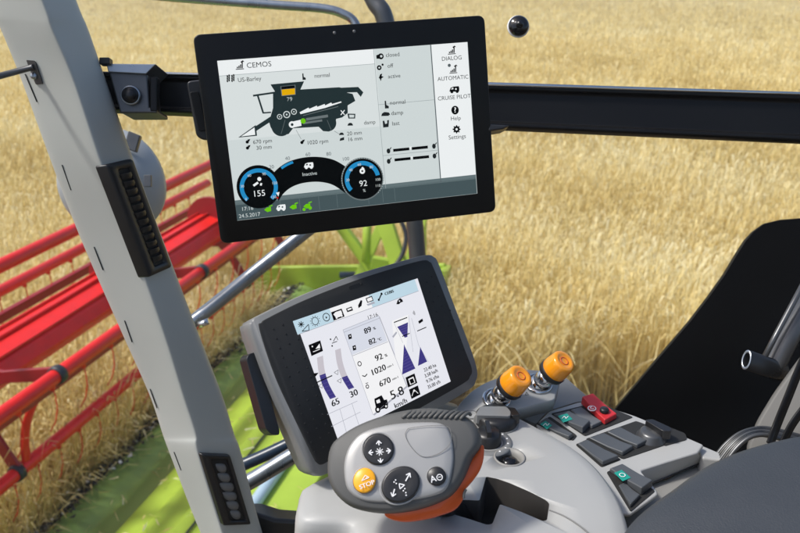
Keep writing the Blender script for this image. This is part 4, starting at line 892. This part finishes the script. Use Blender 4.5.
rd = rocker([(580.5, 404.5), (592, 401.0), (617, 419), (604.5, 426)], 'switch_red', lift0=.013, lift1=.008, icon=(591.8, 408.6), im='disc', label='raised red rocker switch with a round white sign')
m = MB(); c = SP.px(603.5, 417.5, .0125); m.lathe(c, SP.n, [(.0056, -.003), (.0054, .0), (.0045, .0012), (0, .0014)], 'black_plastic', 24); m.build('push_lock', rd)
rocker([(588, 439.5), (603.5, 434.5), (633.5, 450), (622.5, 457)], 'switch_grey'); rocker([(606, 433.5), (619.5, 428.5), (647.5, 444), (637, 449.6)], 'switch_grey')
rocker([(577, 445), (587, 441.2), (619, 460), (602.5, 466.5)], 'switch_grey')
rocker([(537, 424.5), (546, 419), (573, 438), (569, 441)], 'switch_grey', icon=[(540, 424.5), (545.5, 421.2), (552.2, 425.8), (547, 429.6)], label='dark rocker half hidden by the shell with a green picture')
rocker([(608.5, 472), (621.5, 467), (652.5, 488), (641, 496.5)], 'switch_grey', lift0=.006, lift1=.011, icon=[(614, 473.2), (621.6, 470.2), (630.8, 478), (622.5, 481.6)], sign='ring', label='raised dark rocker switch with a green sign nearest the armrest')
rocker([(618, 487), (624.5, 484), (640, 498.5), (630, 509)], 'switch_grey', lift1=.006)
c = SP.px(651, 438, .001); m = MB(); m.lathe(c, SP.n, [(.0175, 0), (.017, .0015), (.0145, .004), (.0135, .0075), (.011, .0095), (0, .010)], 'dull_steel', 36); kb_ = m.build('selector_knob', con)
m = MB(); m.prism(rrect([c+SP.n*.017+E1*a+Vector((0, b_, 0)) for a, b_ in ((-.006, .012), (.004, .014), (.020, -.004), (.018, -.012), (.008, -.011))], .003, 4), -SP.n*.012, 'black_plastic'); m.build('finger_grip', kb_, bevel=.0028)
m = MB(); m.prism(rrect([SP.px(x, y, .0012) for x, y in ((662, 425), (685, 434), (687, 440), (664, 446.5))], .003, 3), -SP.n*.0008, 'bezel_charcoal'); m.build('well', pan)
# side wall of the panel and storage tub
m = MB(); top = [SP.px(x, y, -.001) for x, y in ((641, 470.5), (664, 463), (698, 452.5))]; e2 = [PH(x, y, h_) for x, y, h_ in ((642, 492, .57), (668, 480, .57), (700, 462, .57))]; mid_ = [(a_*.5+b_*.5)+Vector((.002, -.012, .004)) for a_, b_ in zip(top, e2)]
m.grid([spline(top, 5, False), spline(mid_, 5, False), spline(e2, 5, False)], 'light_shell'); m.build('inner_wall', con); m = MB(); m.tube([p+Vector((0, -.001, .001)) for p in spline(mid_, 5, False)], .0008, 'slot_dark', 6); m.build('joint_line', con)
m = MB(); q = [PH(x, y, .548) for x, y in ((640, 486), (668, 478), (697, 459), (730, 462), (760, 500), (700, 560), (620, 520))]; m.prism(q, -UPV*.05, 'beige_shell'); m.build('tub', con, bevel=.003)
m = MB(); m.prism([PH(x, y, .528) for x, y in ((699, 443.5), (724, 454), (722, 460), (702, 457.5), (699, 452))], -UPV*.10, 'light_shell'); m.build('tub_rim', con, bevel=.003)

# ================================================================== joystick
JP = Plane(P(402, 465, .70), cvec(1, .05, 0), cvec(-.06, .38, .92))
joy = thing('joystick', 'chunky dark grey drive lever with a silver button face and orange underside', 'joystick', JP.o)
body = [(327.3, 478), (326.8, 462), (329, 449), (335.5, 439), (355, 426), (380, 416), (407, 409.5), (430, 407.5), (454, 410.5), (470, 418.5), (479, 431), (480, 445), (471.5, 458), (464, 476), (453, 492.5), (438, 502), (414, 509.8), (388, 513), (365, 511), (347, 505), (334, 493)]
bp = spline([JP.px(x, y, 0) for x, y in body], 4)
cen = JP.px(400, 462)
m = MB(); N_ = JP.n; dn = (-N_*.9+CU*.02+CR*.12).normalized()
prof = [(.30, .044), (.60, .038), (.82, .028), (.94, .017), (1.0, .008), (.985, .0), (.95, -.0055), (.90, -.0075)]
rows = []
for k, h in prof: rows.append([cen+(p-cen)*k+dn*h+(N_*0) for p in bp])
v = m.grid(rows, 'grip_grey', True); m.cap(v[0], 'grip_grey', True); m.cap(v[-1], 'grip_grey', True); jb = m.build('grip', joy, smooth=True)
# orange underside, peeping out below and to the right
org = [(386, 506), (384, 512), (388, 518), (404, 521.5), (425, 519), (441, 514.5), (455, 509), (463, 499), (466, 488), (473, 480), (481, 468), (484, 455), (482.5, 445), (470, 455), (440, 490), (410, 500)]
OP = Plane(JP.o-JP.n*.012, JP.u, JP.n); op = spline([OP.px(x, y) for x, y in org], 4)
m = MB(); m.pillow(op, JP.n, [(.80, -.034), (.93, -.024), (.99, -.010), (1.0, .000), (.985, .004)], 'orange_trim'); m.build('underside', joy)
m = MB(); m.tube(spline([OP.px(x, y, .0066) for x, y in ((466, 490), (464, 494), (463.5, 499))], 4, False), .0012, 'grip_grey', 6); m.build('latch', joy)
# silver face
face = [(345.3, 474), (346.6, 458), (353, 444), (366, 433), (394, 425.8), (428, 423.8), (444, 426.4), (451, 437), (453.6, 455), (452.6, 470), (447.5, 488), (436, 496), (407, 502), (381, 503.6), (361.5, 500.6), (349, 490.5)]
fp = spline([JP.px(x, y, .0068) for x, y in face], 5)
m = MB(); m.pillow(fp, JP.n, [(1.01, -.003), (1.0, .0012), (.985, .0030), (.95, .0042), (.8, .0050), (.4, .0058), (.004, .006)], 'face_silver'); fc = m.build('face_plate', joy, smooth=True)
F0 = .0118
m = MB(); m.tube(spline([JP.px(x, y, F0+.0013) for x, y in ((409, 431), (428, 428.5), (447, 429), (451, 436), (450, 446), (442, 454), (431, 458.6), (421, 458), (411, 448), (406, 437), (409, 431))], 5, False), .00025, 'mid_grey', 6); m.build('sensor_outline', fc)
def pad(x, y, rx, ry, rot, h, m_, nm, dome=.0015, ring=True):
    c_ = JP.px(x, y, F0-.001); q = (c_-CAM).dot(CF)/FP; U = JP.u*math.cos(R(rot))+JP.v*math.sin(R(rot)); V = JP.v*math.cos(R(rot))-JP.u*math.sin(R(rot))
    el = [c_+U*math.cos(2*math.pi*j/48)*rx*q+V*math.sin(2*math.pi*j/48)*ry*q for j in range(48)]
    o = None
    m = MB(); m.pillow(el, JP.n, [(1.0, 0), (1.0, h*.7), (.96, h*.93), (.88, h), (.5, h+dome), (.004, h+dome)], m_); o = m.build(nm, joy, smooth=True)
    if ring:
        m = MB(); cc = c_; m.grid([[cc+(p-cc)*1.14+JP.n*.0006 for p in el], [cc+(p-cc)*1.10+JP.n*.0016 for p in el], [cc+(p-cc)*1.04+JP.n*.0012 for p in el], [cc+(p-cc)*1.0+JP.n*.0004 for p in el]], 'face_silver', True); m.build('surround', o)
    return o, c_, U, V, q
def glyph(parent, x, y, fn, lift, tilt=0):
    c_ = JP.px(x, y, F0-.001+lift); pl_ = Plane(c_, JP.u, JP.n); A_ = Art(pl_, .0002); fn(A_, x, y); A_.build('printed_symbol', parent)
p1, *_ = pad(379.7, 451.7, 15.6, 15.4, 0, .0045, 'black_plastic', 'direction_pad', dome=-.0008); p1['label'] = 'round black four-way pad with white arrows'
def f1(A_, x, y):
    for j in range(4):
        t = j*math.pi/2+.1; c, s_ = math.cos(t), -math.sin(t)
        A_.line(x+c*6.5, y+s_*6.5, x+c*10.5, y+s_*10.5, 1.2, 'white_print', 2); px_, py_ = -s_, c
        for g in (-1, 1): A_.line(x+c*11, y+s_*11, x+c*8+px_*2.6*g, y+s_*8+py_*2.6*g, 1.0, 'white_print', 3)
    for j in range(4):
        t = j*math.pi/4+.1; A_.line(x-math.cos(t)*4, y-math.sin(t)*4, x+math.cos(t)*4, y+math.sin(t)*4, .8, 'white_print', 2)
glyph(p1, 379.7, 451.7, f1, .0046)
p2, *_ = pad(366.2, 482.3, 11.2, 12.2, -15, .0048, 'stop_orange', 'stop_button'); p2['label'] = 'orange oval button with the word STOP'
def f2(A_, x, y):
    A_.text('STOP', x+.8, y+2.4, 4.4, 'white_print', 3, rot=18, bold=.12, wide=1.1)
    for l in ((-4.5, -1.5, -1, -7), (-1, -7, 3, -4.8), (3, -4.8, -4.5, -1.5), (-1, -3, 1.2, -5)): A_.line(x+l[0], y+l[1], x+l[2], y+l[3], .7, 'white_print', 3)
glyph(p2, 366.2, 482.3, f2, .0064)
p3, *_ = pad(401.6, 486, 20, 16.6, 28, .0050, 'black_plastic', 'rocker_button', dome=-.0006); p3['label'] = 'large black oval rocker with two white arrows'
def f3(A_, x, y):
    for (ax_, ay_, bx_, by_) in ((4, -5, 8.2, -12.6), (-7, 3, -9, 10.2)):
        A_.line(x+ax_, y+ay_, x+bx_, y+by_, 1.2, 'white_print', 2); dx, dy = bx_-ax_, by_-ay_; l_ = math.hypot(dx, dy); dx /= l_; dy /= l_
        for g in (-1, 1): A_.line(x+bx_+dx*.4, y+by_+dy*.4, x+bx_-dx*3.2-dy*g*2.6, y+by_-dy*3.2+dx*g*2.6, 1.0, 'white_print', 3)
    for l in ((-2.4, -2.4, 3, -1), (3, -1, -1.6, 2.8), (-1.6, 2.8, -2.4, -2.4)): A_.line(x+l[0], y+l[1], x+l[2], y+l[3], 1.0, 'white_print', 2)
    for q_ in ((-7.5, -4), (-5.3, -2.6), (-6, -6), (1.8, 4.6), (4.2, 6.6), (4.6, 9.2), (3.2, 2.6)): A_.disc(x+q_[0], y+q_[1], .75, 'white_print', 2, 8)
glyph(p3, 401.6, 486, f3, .0052)
p4, *_ = pad(436.6, 478, 9.4, 9.2, 0, .0036, 'black_plastic', 'small_button'); p4['label'] = 'small round black button with white letters'
def f4(A_, x, y):
    A_.text('A', x-3.4, y+1.2, 6.4, 'white_print', 3, rot=15, bold=.1); A_.arc(x+3.0, y-.8, 2.4, 3.2, 0, 360, 'white_print', 3, 20); A_.line(x+1.6, y-.8, x+4.4, y-1.2, .7, 'white_print', 3)
glyph(p4, 436.6, 478, f4, .0053)
# ribbed thumb rest along the top edge
for j in range(12):
    f = j/11; x0 = 406+f*56; y0 = 421.0-(1-abs(f-.45)*1.2)*1.5+f*1.5
    pth = [JP.px(x0-4+f*2, y0-.8, .0072), JP.px(x0+1, y0-4.2, .0080), JP.px(x0+6, y0-8.0, .0045), JP.px(x0+9, y0-9.4+f*2, -.003)]
    MB().tube(spline(pth, 4, False), [.0008]+[.0016]*11+[.0008], 'grip_grey', 8).build('ridge', jb)
m = MB(); m.tube(spline([JP.px(453.6, 460, .0045), JP.px(465, 457, .0008), JP.px(474, 452.5, -.006), JP.px(480.5, 449.5, -.014)], 5, False), .0007, 'slot_dark', 6); m.tube(spline([JP.px(346, 482.5, .0045), JP.px(337, 482.5, .0005), JP.px(329, 480, -.007)], 5, False), .0007, 'slot_dark', 6); m.build('seam', jb)
m = MB(); m.tube([JP.px(420, 470, -.03), lev(HC).px(462, 500, -.03)], .016, 'black_plastic', 24); m.build('stem', joy)

# ================================================================== armrest pad in the foreground
AR = Plane(PH(740, 500, .445), Vector((1, 0, 0)), (UPV+Vector((-.12, -.18, 0))).normalized())
ao = [(612, 560), (617, 536), (632, 516), (650, 501), (668, 488.5), (697, 467.5), (722, 454.5), (746, 445.5), (773, 438), (805, 431.5), (860, 428), (980, 440), (1060, 560), (1000, 720), (760, 760), (620, 660)]
ap = spline([AR.px(x, y) for x, y in ao], 5)
m = MB(); m.pillow(ap, AR.n, [(.94, -.09), (.985, -.06), (1.0, -.032), (.998, -.018), (.985, -.007), (.955, -.001), (.90, .003), (.75, .008), (.5, .011), (.25, .0125), (.12, .0128)], 'armrest_leather')
arm_o = m.build('armrest_pad', smooth=True, sub=1); tag(arm_o, 'big dark grey leather armrest pad filling the lower right corner', 'armrest')

# ================================================================== black panel, seat frame and belt at the right
bpn = [(560, 470), (622.5, 400), (656, 360), (690, 320.5), (708, 297), (724, 274.5), (737, 253), (745, 240.5), (753, 231.5), (764, 223.5), (780, 219.6), (800, 218), (850, 217), (990, 222), (1010, 560), (600, 560)]
BP = Plane(P(740, 330, 1.18), cvec(1, 0, -.12), cvec(-.14, .10, 1))
m = MB(); m.prism([BP.px(x, y) for x, y in bpn], -BP.n*.014, 'panel_black'); o = m.build('side_panel', bevel=.002); tag(o, 'glossy black panel with a rounded top corner standing right of the crop', 'panel')
fr_ = thing('driver_seat', 'grey seat side with a dark open-ended metal tube, at the right edge behind the armrest', 'seat', P(800, 420, .95))
m = MB(); pth = [P(747, 360, .955), P(765, 366, .97), P(786, 373, .985)]; ax = (pth[-1]-pth[0]).normalized(); aa = ax.orthogonal().normalized(); uu = CU-ax*CU.dot(ax); uu.normalize(); ww = ax.cross(uu)
def ringp(c_, k): return [c_+uu*math.cos(2*math.pi*j/24)*.0125*k+ww*math.sin(2*math.pi*j/24)*.0068*k for j in range(24)]
m.grid([ringp(pth[0]+ax*.012, .62), ringp(pth[0], .70), ringp(pth[0]-ax*.0012, .88), ringp(pth[0], 1.0), ringp(pth[0]+ax*.05, 1.0), ringp(pth[2]-ax*.004, 1.0), ringp(pth[2], .7)], 'dark_tube', True); m.build('cross_tube', fr_)
m = MB(); m.grid([ringp(pth[0]-ax*.0014, .72), ringp(pth[0]-ax*.0024, .86), ringp(pth[0]-ax*.0014, 1.0)], 'steel', True); m.face(ringp(pth[0]+ax*.011, .64), 'slot_dark'); m.build('tube_opening', fr_)
m = MB(); m.tube(spline([P(772, 368, .985), P(783, 346, .99), P(798, 318, 1.0), P(818, 286, 1.02), P(860, 220, 1.05)], 5, False), .0145, 'dull_steel', 20); m.build('upright', fr_)
m = MB(); m.tube([P(764.5, 357, .968), P(777, 333, .975), P(792, 305, .98), P(815, 262, 1.0)], .0035, 'dull_steel', 10); m.build('lit_edge', fr_)  # added strip that stands for the lit edge of the upright
st = fr_
m = MB(); SPn = Plane(P(785, 410, .93), cvec(1, .2, .3), cvec(-.5, .3, .8)); m.prism(rrect([SPn.px(x, y) for x, y in ((744, 450), (756, 420), (773, 392), (792, 366), (815, 335), (860, 330), (860, 480), (760, 480))], .01, 4), -SPn.n*.04, 'tan_panel'); m.build('shell', st, bevel=.006)
bt = thing('seat_belt', 'flat black belt straps hanging down behind the armrest', 'belt', P(785, 400, .9))
for pp_, w_ in (([(850, 270, .86), (820, 325, .865), (801, 366, .87), (788, 398, .87), (776, 428, .87), (770, 445, .86)], .0105), ([(850, 350, .84), (824, 384, .845), (803, 410, .85), (791, 427, .85), (782, 446, .85)], .0095)):
    c_ = spline([P(*q) for q in pp_], 6, False); rows = []
    for k in range(len(c_)):
        t = (c_[min(k+1, len(c_)-1)]-c_[max(k-1, 0)]).normalized(); s_ = t.cross(CF).normalized(); rows.append([c_[k]-s_*w_/2, c_[k]+s_*w_/2+CF*.004])
    m = MB(); m.grid(rows, 'rail_black'); o = m.build('strap', bt); z = o.modifiers.new('s', 'SOLIDIFY'); z.thickness = .002
hb = thing('cable_bundle', 'bundle of black cables arching out from behind the armrest', 'cables', P(745, 440, .9))
for j in range(7):
    d = .90-.004*j; k = j*2.1
    MB().tube(spline([P(712+k*1.1, 462, d), P(724+k, 446-j*.2+k*.25, d), P(739+k*.7, 434+k*.35, d), P(756+k*.3, 428.5+k*.5, d), P(772, 429+k*.6, d), P(800, 436+k*.6, d)], 6, False), .0026, 'dark_tube' if j % 3 else 'dull_steel', 8).build('cable', hb)

# ================================================================== thin haze volume, added to make the far field paler
hz = bpy.data.materials.new('dusty_air'); hz.use_nodes = True; n = hz.node_tree; n.nodes.clear()
pv = n.nodes.new('ShaderNodeVolumePrincipled'); pv.inputs['Color'].default_value = (.93, .93, .90, 1); pv.inputs['Density'].default_value = .0036; pv.inputs['Anisotropy'].default_value = .2
oo = n.nodes.new('ShaderNodeOutputMaterial'); n.links.new(pv.outputs[0], oo.inputs['Volume']); MATS['dusty_air'] = hz
m = MB(); m.box(Vector((0, 0, 2.6)), Vector((3050, 0, 0)), Vector((0, 3050, 0)), Vector((0, 0, 3.6)), 'dusty_air'); o = m.build('haze'); o['kind'] = 'stuff'; tag(o, 'thin pale haze over the field', 'haze')
